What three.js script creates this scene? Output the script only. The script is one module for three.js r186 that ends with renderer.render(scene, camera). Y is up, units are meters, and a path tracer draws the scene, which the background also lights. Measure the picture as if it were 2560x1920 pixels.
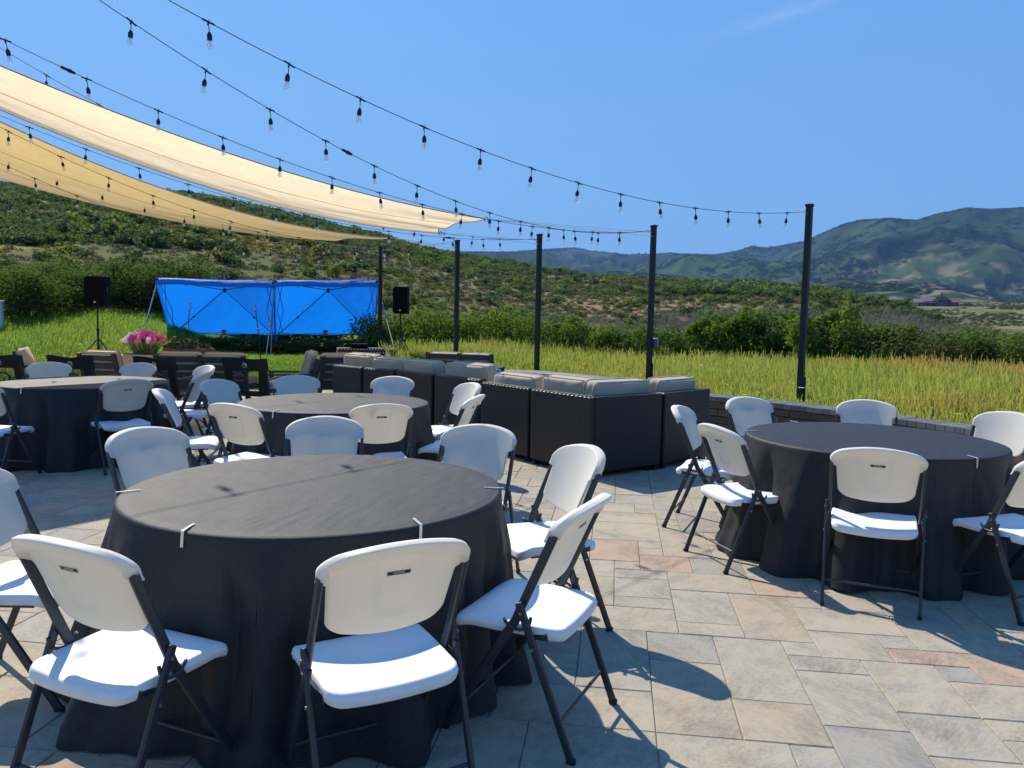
import * as THREE from 'three';
import { mergeGeometries, toCreasedNormals } from 'three/addons/utils/BufferGeometryUtils.js';
import { ImprovedNoise } from 'three/addons/math/ImprovedNoise.js';
import { RoundedBoxGeometry } from 'three/addons/geometries/RoundedBoxGeometry.js';

// ---------- camera, sky, sun, exposure ----------
const scene = new THREE.Scene();
const camera = new THREE.PerspectiveCamera(52.17, 4 / 3, 0.05, 16000);
const EYE = 1.49;
camera.position.set(0, EYE, 0);
camera.rotation.set(-0.0852, 0, 0.0195);
const rad = (d) => d * Math.PI / 180;
const SUN_AZ = rad(-34), SUN_EL = rad(46);
const sunDir = new THREE.Vector3(Math.sin(SUN_AZ) * Math.cos(SUN_EL), Math.sin(SUN_EL), -Math.cos(SUN_AZ) * Math.cos(SUN_EL));
const renderer = new THREE.WebGLRenderer({ antialias: true });
renderer.setSize(1024, 768);
renderer.toneMapping = THREE.LinearToneMapping;
renderer.toneMappingExposure = 1.2;
renderer.shadowMap.enabled = true;
const sun = new THREE.DirectionalLight(new THREE.Color(1, 0.925, 0.79), 5);
sun.position.copy(sunDir).multiplyScalar(60);
sun.castShadow = true;
sun.shadow.mapSize.set(4096, 4096);
Object.assign(sun.shadow.camera, { left: -30, right: 30, top: 30, bottom: -30, near: 1, far: 160 });
scene.add(sun, sun.target);
scene.fog = new THREE.FogExp2(0x8fbcf4, 0.00009);

const noise3 = new ImprovedNoise();
const clamp = (x, a = 0, b = 1) => Math.min(b, Math.max(a, x));
const smooth = (a, b, x) => { const t = clamp((x - a) / (b - a)); return t * t * (3 - 2 * t); };
const lerp = (a, b, t) => a + (b - a) * t;
const fbm = (x, y, z = 0, o = 4) => { let s = 0, a = 1, n = 0; for (let i = 0; i < o; i++) { s += a * noise3.noise(x, y, z + i * 7.3); n += a; a *= 0.5; x *= 2.03; y *= 2.03; } return s / n; };
function rng(seed) { let a = seed >>> 0; return () => { a = (a + 0x6d2b79f5) | 0; let t = Math.imul(a ^ (a >>> 15), 1 | a); t = (t + Math.imul(t ^ (t >>> 7), 61 | t)) ^ t; return ((t ^ (t >>> 14)) >>> 0) / 4294967296; }; }

{ // clear summer sky: deep blue overhead, pale near the horizon, brighter towards the sun, one wisp of cirrus
  const W = 2048, H = 1024, data = new Float32Array(W * H * 4);
  const wisp = new THREE.Vector3(0.30, 0.34, -0.89).normalize();
  for (let r = 0; r < H; r++) {
    const el = ((r + 0.5) / H - 0.5) * Math.PI, y = Math.sin(el), c = Math.cos(el);
    for (let i = 0; i < W; i++) {
      const az = ((i + 0.5) / W - 0.5) * 2 * Math.PI, x = Math.cos(az) * c, z = Math.sin(az) * c;
      const cs = x * sunDir.x + y * sunDir.y + z * sunDir.z, ang = Math.acos(clamp(cs, -1, 1));
      const t = Math.pow(clamp(y), 0.47), glow = Math.exp(-ang * 1.7), air = 1 + 0.25 * cs * cs;
      let R = lerp(0.235, 0.006, t) * air + 0.15 * glow, G = lerp(0.47, 0.155, t) * air + 0.19 * glow, B = lerp(0.76, 0.56, t) * air + 0.16 * glow;
      if (y < 0) { const k = clamp(-y * 5); R = lerp(R, 0.2, k); G = lerp(G, 0.2, k); B = lerp(B, 0.17, k); }
      const dx = x - wisp.x, dy = y - wisp.y, u = dx * 0.985 + dy * 0.17, v = -dx * 0.17 + dy * 0.985;
      let w = Math.exp(-((u / 0.075) ** 2)) * Math.exp(-(((v - 0.10 * u - 0.6 * u * u) / 0.006) ** 2));
      w *= clamp(0.45 + 0.9 * fbm(u * 30, v * 180, 3, 3));
      w = 0.16 * w + 0.02 * clamp(fbm(x * 3, y * 9, z * 3, 4) - 0.05);
      const o = (r * W + i) * 4;
      data[o] = R + w * 0.8; data[o + 1] = G + w * 0.7; data[o + 2] = B + w * 0.5; data[o + 3] = 1;
    }
  }
  const t = new THREE.DataTexture(data, W, H, THREE.RGBAFormat, THREE.FloatType);
  t.mapping = THREE.EquirectangularReflectionMapping; t.magFilter = THREE.LinearFilter; t.minFilter = THREE.LinearFilter; t.wrapS = THREE.RepeatWrapping; t.needsUpdate = true;
  scene.background = t; scene.environment = t;
}

// ---------- helpers ----------
const used = new Map();
function numbered(n) { const k = used.get(n) || 0; used.set(n, k + 1); return k ? n + '_' + String(k).padStart(3, '0') : n; }
function tag(o, label, category, group, kind) { if (label) o.userData.label = label; if (category) o.userData.category = category; if (group) o.userData.group = group; if (kind) o.userData.kind = kind; return o; }
function add(o, parent) { (parent || scene).add(o); return o; }
function mesh(name, geo, mat, parent) { const m = new THREE.Mesh(geo, mat); m.name = parent ? name : numbered(name); m.castShadow = m.receiveShadow = true; return add(m, parent || scene); }
function thing(name, label, category, pos = [0, 0, 0], turn = 0, group) { const g = new THREE.Group(); g.name = numbered(name); g.position.set(...pos); g.rotation.y = turn; tag(g, label, category, group); return add(g); }
function dup(root, name, label, pos, turn, group) { const c = root.clone(); c.userData = { ...root.userData }; c.name = numbered(name); c.position.set(...pos); c.rotation.set(0, turn, 0); if (label) c.userData.label = label; if (group) c.userData.group = group; return add(c); }
const std = (c, rough = 0.8, more = {}) => new THREE.MeshPhysicalMaterial({ color: Array.isArray(c) ? new THREE.Color().setRGB(...c) : c, roughness: rough, ...more });
function prep(g) { let q = g.index ? g.toNonIndexed() : g; for (const k of Object.keys(q.attributes)) if (!['position', 'normal', 'uv', 'color'].includes(k)) q.deleteAttribute(k); if (!q.attributes.uv) q.setAttribute('uv', new THREE.BufferAttribute(new Float32Array(q.attributes.position.count * 2), 2)); return q; }
const merge = (list) => mergeGeometries(list.map(prep));
const M4 = (x, y, z, rx = 0, ry = 0, rz = 0, sx = 1, sy = sx, sz = sx) => new THREE.Matrix4().compose(new THREE.Vector3(x, y, z), new THREE.Quaternion().setFromEuler(new THREE.Euler(rx, ry, rz)), new THREE.Vector3(sx, sy, sz));
function rbox(w, h, d, r = 0.008, x = 0, y = 0, z = 0, rx = 0, ry = 0, rz = 0) { const g = new RoundedBoxGeometry(w, h, d, 2, Math.min(r, w / 2.01, h / 2.01, d / 2.01)); return g.applyMatrix4(M4(x, y, z, rx, ry, rz)); }
const V = (a) => new THREE.Vector3(...a);
function rod(a, b, r, seg = 8, r2 = r) { const A = V(a), B = V(b), d = B.clone().sub(A), g = new THREE.CylinderGeometry(r2, r, d.length(), seg); g.applyQuaternion(new THREE.Quaternion().setFromUnitVectors(new THREE.Vector3(0, 1, 0), d.normalize())); const m = A.add(B).multiplyScalar(0.5); return g.translate(m.x, m.y, m.z); }
function bar(a, b, w, t, r = 0.003, side = [1, 0, 0]) { // flat or square bar: w along side, t across
  const A = V(a), B = V(b), d = B.clone().sub(A), L = d.length(); d.normalize(); const s = V(side); s.addScaledVector(d, -s.dot(d)).normalize(); const n = new THREE.Vector3().crossVectors(s, d);
  const g = new RoundedBoxGeometry(w, L, t, 2, Math.min(r, t / 2.1, w / 2.1)); const m = new THREE.Matrix4().makeBasis(s, d, n); m.setPosition(A.add(B).multiplyScalar(0.5)); return g.applyMatrix4(m); }
const tube = (pts, r, seg = 24, rs = 7, closed = false) => new THREE.TubeGeometry(new THREE.CatmullRomCurve3(pts.map(V), closed, 'catmullrom', 0.3), seg, r, rs, closed);
function tex(w, h, f, srgb = false, rep = null) { // f(x,y) -> [r,g,b] 0..1
  const d = new Uint8Array(w * h * 4); for (let y = 0; y < h; y++) for (let x = 0; x < w; x++) { const c = f(x / w, y / h), o = (y * w + x) * 4; d[o] = clamp(c[0]) * 255; d[o + 1] = clamp(c[1]) * 255; d[o + 2] = clamp(c[2]) * 255; d[o + 3] = 255; }
  const t = new THREE.DataTexture(d, w, h); t.wrapS = t.wrapT = THREE.RepeatWrapping; t.magFilter = THREE.LinearFilter; t.minFilter = THREE.LinearMipmapLinearFilter; t.generateMipmaps = true; if (srgb) t.colorSpace = THREE.SRGBColorSpace; if (rep) t.repeat.set(...rep); t.needsUpdate = true; return t; }
// noise that tiles over the unit square
const tfbm = (x, y, f, z, o = 4) => { const a = x * 2 * Math.PI, b = y * 2 * Math.PI, k = f / (2 * Math.PI); return fbm(Math.cos(a) * k + 9 + Math.cos(b) * k * 0.7, Math.sin(a) * k + 4 + Math.sin(b) * k * 0.7, z + Math.cos(b) * k + 1.7 * Math.sin(b) * k * 0.3, o); };
function print(w, h, draw) { const c = document.createElement('canvas'); c.width = w; c.height = h; draw(c.getContext('2d'), w, h); const t = new THREE.CanvasTexture(c); t.colorSpace = THREE.SRGBColorSpace; return t; }
function grid(nu, nv, f, wrapU = false) { // surface from f(u,v) -> [x,y,z,(uv)]
  const P = [], U = [], I = []; for (let j = 0; j <= nv; j++) for (let i = 0; i <= nu; i++) { const q = f(i / nu, j / nv); P.push(q[0], q[1], q[2]); U.push(q[3] ?? i / nu, q[4] ?? j / nv); }
  for (let j = 0; j < nv; j++) for (let i = 0; i < nu; i++) { const a = j * (nu + 1) + i, b = a + 1, c = a + nu + 1, d = c + 1; I.push(a, c, b, b, c, d); }
  const g = new THREE.BufferGeometry(); g.setAttribute('position', new THREE.Float32BufferAttribute(P, 3)); g.setAttribute('uv', new THREE.Float32BufferAttribute(U, 2)); g.setIndex(I); g.computeVertexNormals();
  if (wrapU) { const n = g.attributes.normal; for (let j = 0; j <= nv; j++) { const a = j * (nu + 1), b = a + nu; const x = n.getX(a) + n.getX(b), y = n.getY(a) + n.getY(b), z = n.getZ(a) + n.getZ(b), l = Math.hypot(x, y, z) || 1; n.setXYZ(a, x / l, y / l, z / l); n.setXYZ(b, x / l, y / l, z / l); } }
  return g; }
// closed pad: outline(t)->[a,b]; front(a,b), back(a,b) are depths along c; soft edges
function pad(outline, n, front, back, place, rings = [0, .25, .5, .7, .84, .93, .975, 1]) {
  const P = [], U = [], I = [], loops = []; const put = (a, b, c) => { P.push(...place(a, b, c)); U.push(a, b); return P.length / 3 - 1; };
  const loop = (s, fn) => { const L = []; for (let i = 0; i < n; i++) { const [a, b] = outline(i / n); L.push(put(a * s[0] + s[1], b * s[0] + s[2], fn(a * s[0] + s[1], b * s[0] + s[2], a, b))); } return L; };
  let ca = 0, cb = 0; for (let i = 0; i < n; i++) { const [a, b] = outline(i / n); ca += a / n; cb += b / n; }
  const S = (k) => [k, ca * (1 - k), cb * (1 - k)]; const R = rings.slice(1), out = R.length - 1;
  for (let k = 0; k <= out; k++) loops.push(loop(S(R[k]), (a, b) => { const f = front(a, b), q = back(a, b), e = k === out ? 0.5 : k === out - 1 ? 0.14 : 0; return lerp(f, q, e); }));
  for (let k = out; k >= 0; k--) loops.push(loop(S(R[k]), (a, b) => { const f = front(a, b), q = back(a, b), e = k === out ? 0.5 : k === out - 1 ? 0.14 : 0; return lerp(q, f, e); }));
  const c0 = put(ca, cb, front(ca, cb)), c1 = put(ca, cb, back(ca, cb));
  for (let i = 0; i < n; i++) { const j = (i + 1) % n; I.push(c0, loops[0][i], loops[0][j]); for (let k = 0; k + 1 < loops.length; k++) { const A = loops[k], B = loops[k + 1]; I.push(A[i], B[i], A[j], A[j], B[i], B[j]); } const Z = loops[loops.length - 1]; I.push(c1, Z[j], Z[i]); }
  const g = new THREE.BufferGeometry(); g.setAttribute('position', new THREE.Float32BufferAttribute(P, 3)); g.setAttribute('uv', new THREE.Float32BufferAttribute(U, 2)); g.setIndex(I); g.computeVertexNormals(); return g; }
const rrect = (w, h, r) => (t) => { // rounded rectangle outline, evenly walked, centred
  const a = w / 2 - r, b = h / 2 - r, q = Math.PI * r / 2, per = 4 * (a + b) + 4 * q; let s = t * per;
  const seg = [[2 * b, (k) => [w / 2, -b + k]], [q, (k) => [a + r * Math.cos(k / r), b + r * Math.sin(k / r)]], [2 * a, (k) => [a - k, h / 2]], [q, (k) => [-a - r * Math.sin(k / r), b + r * Math.cos(k / r)]], [2 * b, (k) => [-w / 2, b - k]], [q, (k) => [-a - r * Math.cos(k / r), -b - r * Math.sin(k / r)]], [2 * a, (k) => [-a + k, -h / 2]], [q, (k) => [a + r * Math.sin(k / r), -b - r * Math.cos(k / r)]]];
  for (const [L, f] of seg) { if (s <= L) return f(s); s -= L; } return seg[0][1](0); };
// ---------- terrain ----------
const RAYQ = new THREE.Quaternion().setFromEuler(camera.rotation);
// skylines as measured bearings: [degrees from straight ahead, tangent of the elevation]
const nearSky = [[-40, .130], [-32.9, .1327], [-30.2, .1317], [-27.5, .1357], [-23.5, .1405], [-21.1, .1374], [-18.1, .1302], [-15.1, .1219], [-11.9, .1111], [-9.5, .1025], [-7, .0911], [-5.4, .086], [-2.8, .0807], [-.1, .0737], [1.9, .0673], [4, .0624], [8.9, .059], [12.8, .0562], [15.8, .0555], [20.2, .05], [22.2, .044], [24.1, .0377], [26.6, .0288], [28.8, .0083], [30.9, -.0028], [33, -.0121], [40, -.02]];
const farSky = [[-40, .06], [-8.2, .0732], [-4.1, .0811], [.2, .0828], [4.4, .0879], [6.3, .0834], [8.3, .0807], [11.2, .0834], [14.3, .0806], [15.6, .0849], [16.7, .0915], [17.6, .089], [20, .0965], [21.3, .1073], [22.6, .1173], [23.5, .1201], [25.1, .1214], [26.8, .1184], [27.6, .1228], [29.5, .129], [30.8, .1262], [32.4, .1267], [40, .13]];
function table(T, x) { if (x <= T[0][0]) return T[0][1]; for (let i = 1; i < T.length; i++) if (x <= T[i][0]) { const [a, p] = T[i - 1], [b, q] = T[i]; return lerp(p, q, (x - a) / (b - a)); } return T[T.length - 1][1]; }
const hillR = [[-40, 330], [-20, 300], [-8, 265], [0, 235], [10, 205], [20, 180], [27, 165], [34, 150]];
const farR = [[-40, 6500], [14, 6500], [19, 5600], [22, 4700], [27, 4300], [40, 4000]];
// patio outline (x, z), anticlockwise seen from above
const patioEdge = [[-16, 4], [6.4, 4], [5.95, -2], [5.3, -5], [4.62, -7.3], [4.2, -8.2], [3.8, -8.98], [3.25, -9.72], [2.72, -10.32], [2.52, -11.9], [0.2, -14.75], [-2.2, -15.3], [-16, -14.3]];
function patioDist(x, z) { // signed distance, negative inside
  let best = 1e9, inside = false; for (let i = 0, n = patioEdge.length, j = n - 1; i < n; j = i++) { const [ax, az] = patioEdge[j], [bx, bz] = patioEdge[i]; const dx = bx - ax, dz = bz - az, t = clamp(((x - ax) * dx + (z - az) * dz) / (dx * dx + dz * dz)); best = Math.min(best, Math.hypot(x - ax - t * dx, z - az - t * dz)); if ((az > z) !== (bz > z) && x < (bx - ax) * (z - az) / (bz - az) + ax) inside = !inside; }
  return inside ? -best : best; }
function nearRise(th) { return 0.13 + 0.32 * smooth(8, -4, th) + 0.85 * smooth(-17, -27, th); }
const bend = (th) => (th < -40 ? -80 - th : th > 40 ? 80 - th : th);
function land(x, z) {
  const r = Math.hypot(x, z), th0 = Math.atan2(x, -z) * 180 / Math.PI, th = clamp(th0, -40, 40);
  const side = smooth(40, 75, Math.abs(th0));
  let h = 0;
  const pd = r < 34 ? patioDist(x, z) : 12, rise = Math.min(nearRise(th), 0.13 + 0.3 * smooth(0.3, 2.5, pd)) * smooth(0, 0.4, pd) + Math.max(0, nearRise(th) - 0.43) * smooth(0.3, 10, pd);
  const near = rise + 0.05 * fbm(x * 0.25, z * 0.25, 1, 3) * smooth(10, 20, r);
  const R1 = table(hillR, th), te1 = table(nearSky, th), h1 = EYE + R1 * te1 - 1.6, v0 = lerp(-2.5, 2.2, smooth(12, -22, th));
  if (r < 62) h = lerp(near, v0, smooth(26, 62, r));
  else if (r < R1) {
    const t = (r - 62) / (R1 - 62); const s = Math.pow(t, 0.92) * (1 - 0.0 * t);
    h = v0 + (h1 - v0) * s + (3.2 * fbm(x * 0.012, z * 0.012, 5, 4) * smooth(4, -14, th) + 1.3 * fbm(x * 0.03, z * 0.03, 8, 3)) * 4 * t * (1 - t);
    h = Math.min(h, EYE + r * te1 - 0.9);
  } else {
    const back = lerp(h1 * 0.72, -4, smooth(22, 28, th)), R15 = R1 * 1.7;
    const plate = lerp(-3, 12.6, smooth(250, 530, r)) + 5.6 * smooth(575, 650, r) + 1.2 * fbm(x * 0.01, z * 0.01, 2, 3) * smooth(620, 420, r);
    let beyond = lerp(back, plate, smooth(22, 27, th));
    if (r < R15) h = lerp(h1, beyond, smooth(R1, R15, r)); else h = beyond;
    if (r > 655) {
      const R2 = table(farR, th), h2 = EYE + R2 * table(farSky, th), base = lerp(h, 10, smooth(660, 900, r));
      if (r < R2) {
        const t = clamp((r - 760) / (R2 - 760)); const q = lerp(Math.pow(t, 1.25), t * t * (3 - 2 * t), 0.35);
        const wx = x + 220 * fbm(x / 1300, z / 1300, 3, 3), wz = z + 220 * fbm(x / 1300, z / 1300, 9, 3);
        let rd = 0, a = 1, f = 1 / 1250, tot = 0; for (let i = 0; i < 5; i++) { let n = 1 - Math.abs(noise3.noise(wx * f * 0.85 + 0.5 * wz * f, wz * f * 0.55 - 0.30 * wx * f + 3.1, 2.7 + i * 5)) * 1.8; n = Math.max(0, n); rd += a * n * (0.55 + 0.45 * n); tot += a; a *= 0.44; f *= 2.15; }
        rd /= tot;
        const amp = h2 * 0.60 * Math.pow(4 * t * (1 - t), 0.8);
        h = lerp(base, base + (h2 - base) * q + (rd - 0.55) * amp, smooth(760, 1300, r));
        h = Math.min(h, EYE + r * table(farSky, th) * (0.992 - 0.0) + (t > 0.97 ? 0 : -4));
      } else h = h2 - (r - R2) * 0.35;
      h = Math.max(h, -40);
    }
  }
  h = lerp(h, Math.min(h, 0.2 - r * 0.002), side);
  const d = pd;
  return lerp(-0.06, h, smooth(0.02, 0.35, d));
}
function thetas(dense) { const T = []; for (let a = -180; a < -41; a += 6) T.push(a); for (let a = -41; a <= 41.001; a += dense) T.push(a); for (let a = 46; a <= 180; a += 6.7) T.push(Math.min(a, 180)); if (T[T.length - 1] < 180) T.push(180); return T; }
function sector(name, radii, dense, colour, mat, label, category) {
  const T = thetas(dense), n = T.length, P = [], C = [], U = [], I = [];
  for (const r of radii) for (const t of T) { const a = rad(t), x = Math.sin(a) * r, z = -Math.cos(a) * r; const y = land(x, z); P.push(x, y, z); C.push(...colour(x, z, r, t, y)); U.push(x, z); }
  for (let j = 0; j + 1 < radii.length; j++) for (let i = 0; i + 1 < n; i++) { const a = j * n + i, b = a + 1, c = a + n, d = c + 1; I.push(a, b, c, b, d, c); }
  const g = new THREE.BufferGeometry(); g.setAttribute('position', new THREE.Float32BufferAttribute(P, 3)); g.setAttribute('color', new THREE.Float32BufferAttribute(C, 3)); g.setAttribute('uv', new THREE.Float32BufferAttribute(U, 2)); g.setIndex(I); g.computeVertexNormals();
  return tag(mesh(name, g, mat), label, category, null, 'structure');
}
const radii = (a, b, n, p = 1) => Array.from({ length: n + 1 }, (_, i) => a * Math.pow(b / a, Math.pow(i / n, p)));
const mix3 = (a, b, t) => [lerp(a[0], b[0], t), lerp(a[1], b[1], t), lerp(a[2], b[2], t)];
const groundBump = tex(256, 256, (x, y) => { const v = 0.5 + 0.5 * tfbm(x, y, 9, 2, 4); return [v, v, v]; });
const soil = std([1, 1, 1], 1, { vertexColors: true, bumpMap: groundBump, bumpScale: 0.03, specularIntensity: 0.2 });
const far = std([1, 1, 1], 1, { vertexColors: true, specularIntensity: 0.1 });
const TAN = [0.225, 0.16, 0.08], OLIVE = [0.095, 0.105, 0.030], GOLD = [0.27, 0.215, 0.028], DIRT = [0.245, 0.158, 0.09], BRUSH = [0.04, 0.058, 0.024];
sector('ground', [0.5, 4, 8, ...radii(9, 62, 120)], 0.5, (x, z, r, t) => { const k = 0.5 + fbm(x * 0.4, z * 0.4, 4, 4); return mix3([0.11, 0.155, 0.016], mix3([0.155, 0.15, 0.03], TAN, smooth(30, 60, r)), clamp(k * 0.7 + smooth(26, 50, r) * 0.4)); }, soil, 'grassy ground of the meadow around the patio', 'ground');
function hillTone(x, z, t) { const a = fbm(x * 0.02, z * 0.02, 11, 4), b = fbm(x * 0.09, z * 0.09, 13, 4), c = fbm(x * 0.035 + 9, z * 0.035, 17, 3), left = smooth(2, -12, t);
  let k = mix3(mix3(DIRT, TAN, clamp(0.5 + 1.4 * b)), mix3([0.115, 0.105, 0.04], OLIVE, clamp(0.5 + 1.5 * b)), clamp(left * 0.9 + 0.32 + 1.6 * a)); k = mix3(k, GOLD, clamp((c - 0.08) * 5) * (0.15 + 0.6 * left)); return k; }
sector('hillside', radii(62, 640, 210), 0.16, (x, z, r, t) => { const k = hillTone(x, z, t); if (r < 235 || t < 22) return k; const b = fbm(x * 0.06, z * 0.06, 19, 4); return mix3([0.20, 0.17, 0.07], [0.10, 0.105, 0.04], clamp(0.5 + 1.8 * b)); }, soil, 'scrub covered hill slope of dry grass behind the patio', 'hill');
sector('mountain_range', radii(640, 8200, 260, 0.9), 0.11, (x, z, r, t, y) => {
  const a = fbm(x / 420, z / 420, 21, 5), b = fbm(x / 75, z / 75, 23, 4), low = smooth(300, 40, y) * smooth(14, 25, t), c = fbm(x / 30, z / 30, 27, 3);
  let k = mix3([0.020, 0.042, 0.018], [0.052, 0.085, 0.026], clamp(0.5 + 1.8 * a)); k = mix3(k, [0.010, 0.022, 0.013], clamp((b + 0.5 * c + 0.02) * 3.6) * 0.8);
  const bare = clamp((fbm(x / 110 + 3, z / 60, 29, 5) + 0.4 * c - 0.17 + 0.15 * low) * 9) * (0.05 + 0.70 * low); return mix3(k, [0.25, 0.20, 0.115], bare); }, far, 'hazy blue green mountains along the horizon', 'mountains');

// ---------- patio ----------
const paveTex = tex(1024, 1024, (x, y) => { const a = tfbm(x, y, 5, 1, 5), b = tfbm(x, y, 16, 3, 5), c = tfbm(x + 0.37, y + 0.11, 60, 6, 3), d = tfbm(x, y + 0.5, 11, 8, 4), s = c > 0.26 ? -0.9 * (c - 0.26) : 0, q = tfbm(x + 0.2, y, 150, 19, 2); const v = 0.90 + 0.34 * a + 0.28 * b + 0.20 * c + 0.24 * q + s; const w = 0.07 * d + 0.03 * b; return [v + w, v, v - w * 1.5]; }, false);
const paveBump = tex(1024, 1024, (x, y) => { const a = tfbm(x, y, 7, 11, 4), b = 1 - 2.2 * Math.abs(tfbm(x, y, 9, 14, 4)), c = tfbm(x, y, 48, 17, 3); const v = 0.45 + 0.30 * a + 0.20 * b + 0.14 * c; return [v, v, v]; });
paveTex.repeat.set(0.62, 0.62); paveBump.repeat.set(0.62, 0.62);
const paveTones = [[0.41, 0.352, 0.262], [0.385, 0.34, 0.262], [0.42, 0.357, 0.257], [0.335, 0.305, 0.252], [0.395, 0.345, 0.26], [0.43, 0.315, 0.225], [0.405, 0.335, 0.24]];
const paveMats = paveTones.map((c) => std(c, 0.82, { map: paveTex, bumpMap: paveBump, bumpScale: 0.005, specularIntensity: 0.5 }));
{
  const A = rad(7.5), ca = Math.cos(A), sa = Math.sin(A), S = 0.155, ox = 1.57, oz = -3.373, R = rng(77);
  const N0 = -125, N1 = 55, taken = new Set(), key = (i, j) => i * 1000 + j, sizes = [[3, 2, 6], [2, 2, 4], [2, 1, 3], [4, 2, 3], [2, 3, 3], [3, 1, 1], [2, 4, 2.5], [3, 3, 1]], pieces = [];
  for (let j = N0; j < N1; j++) for (let i = N0; i < N1; i++) {
    if (taken.has(key(i, j))) continue; let free = [];
    for (const s of sizes) { let ok = true; for (let b = 0; ok && b < s[1]; b++) for (let a = 0; a < s[0]; a++) if (taken.has(key(i + a, j + b))) { ok = false; break; } if (ok) free.push(s); }
    let s = [1, 1, 1]; if (free.length) { let t = R() * free.reduce((q, f) => q + f[2], 0); for (const f of free) { s = f; t -= f[2]; if (t <= 0) break; } }
    for (let b = 0; b < s[1]; b++) for (let a = 0; a < s[0]; a++) taken.add(key(i + a, j + b));
    const u = (i + s[0] / 2) * S, v = (j + s[1] / 2) * S, x = ox + u * ca - v * sa, z = oz + u * sa + v * ca, tone = R(), q = R(), lift = R(), off = [R() * 7, R() * 7];
    if (patioDist(x, z) > -0.12) continue;
    pieces.push({ x, z, w: s[0] * S, d: s[1] * S, m: x < -1.6 && z < -4.4 && z > -8 && q < 0.7 ? (q < 0.4 ? 6 : 5) : tone < 0.28 ? 0 : tone < 0.50 ? 1 : tone < 0.66 ? 2 : tone < 0.77 ? 3 : tone < 0.90 ? 4 : tone < 0.945 ? 5 : 6, lift: lift * 0.0025, off, q });  // extra peach and tan at left paint in the warm light under the sail
  }
  const made = new Map(); function shape(p) { // a flat stone with a chamfered, slightly uneven edge
    const k = p.w.toFixed(3) + p.d.toFixed(3) + Math.floor(p.q * 6); if (made.has(k)) return made.get(k);
    const w = p.w / 2 - 0.0016, d = p.d / 2 - 0.0016, e = 0.0035, P = [], I = [], U = []; const ring = (a, b, y) => { for (const [sx, sz] of [[-1, -1], [1, -1], [1, 1], [-1, 1]]) { P.push(sx * a, y, sz * b); U.push(sx * a + p.off[0], sz * b + p.off[1]); } };
    ring(w - e, d - e, 0); ring(w, d, -e); ring(w, d, -0.05); I.push(0, 2, 1, 0, 3, 2); for (let k = 0; k < 2; k++) for (let i = 0; i < 4; i++) { const a = k * 4 + i, b = k * 4 + (i + 1) % 4; I.push(a, b, a + 4, b, b + 4, a + 4); }
    let g = new THREE.BufferGeometry(); g.setAttribute('position', new THREE.Float32BufferAttribute(P, 3)); g.setAttribute('uv', new THREE.Float32BufferAttribute(U, 2)); g.setIndex(I); g = toCreasedNormals(g, 0.4); made.set(k, g); return g; }
  const bed = tag(mesh('patio', (() => { const s = new THREE.Shape(patioEdge.map(([x, z]) => new THREE.Vector2(x, -z))); const g = new THREE.ShapeGeometry(s); g.rotateX(-Math.PI / 2); return g.translate(0, -0.0055, 0); })(), std([0.30, 0.26, 0.19], 1, { bumpMap: groundBump, bumpScale: 0.004 })), 'patio of mixed grey, tan and peach stone pavers', 'patio', null, 'structure');
  const P = new THREE.Vector3(), seen = (p) => { P.set(p.x, 0, p.z); P.applyMatrix4(camInv); if (P.z > -0.3) return -1; const sx = P.x / -P.z / (Math.tan(rad(26.085)) * 4 / 3), sy = P.y / -P.z / Math.tan(rad(26.085)); return Math.abs(sx) < 1.06 && sy > -1.08 && sy < 1 ? 1 / -P.z : -1; };
  camera.updateMatrixWorld(); const camInv = camera.matrixWorld.clone().invert();
  const hid = (p) => Math.hypot(p.x + 0.82, p.z + 3.315) < 0.7 || Math.hypot(p.x - 2.347, p.z + 5.079) < 0.7 || Math.hypot(p.x + 1.486, p.z + 6.563) < 0.7;
  for (const p of pieces) p.s = hid(p) ? -1 : seen(p) * (p.x < -1.2 && p.z < -5.6 ? 0.4 : 1); pieces.sort((a, b) => b.s - a.s);
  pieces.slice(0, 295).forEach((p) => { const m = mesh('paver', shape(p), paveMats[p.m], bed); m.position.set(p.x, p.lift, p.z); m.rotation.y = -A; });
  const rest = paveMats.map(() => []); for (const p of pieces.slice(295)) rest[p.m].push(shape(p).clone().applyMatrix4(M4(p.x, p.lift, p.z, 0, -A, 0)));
  const g = mergeGeometries(rest.map((l) => mergeGeometries(l.map(prep))), true); tag(mesh('paver', g, paveMats, bed), null, null, null, 'stuff');
}

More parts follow.
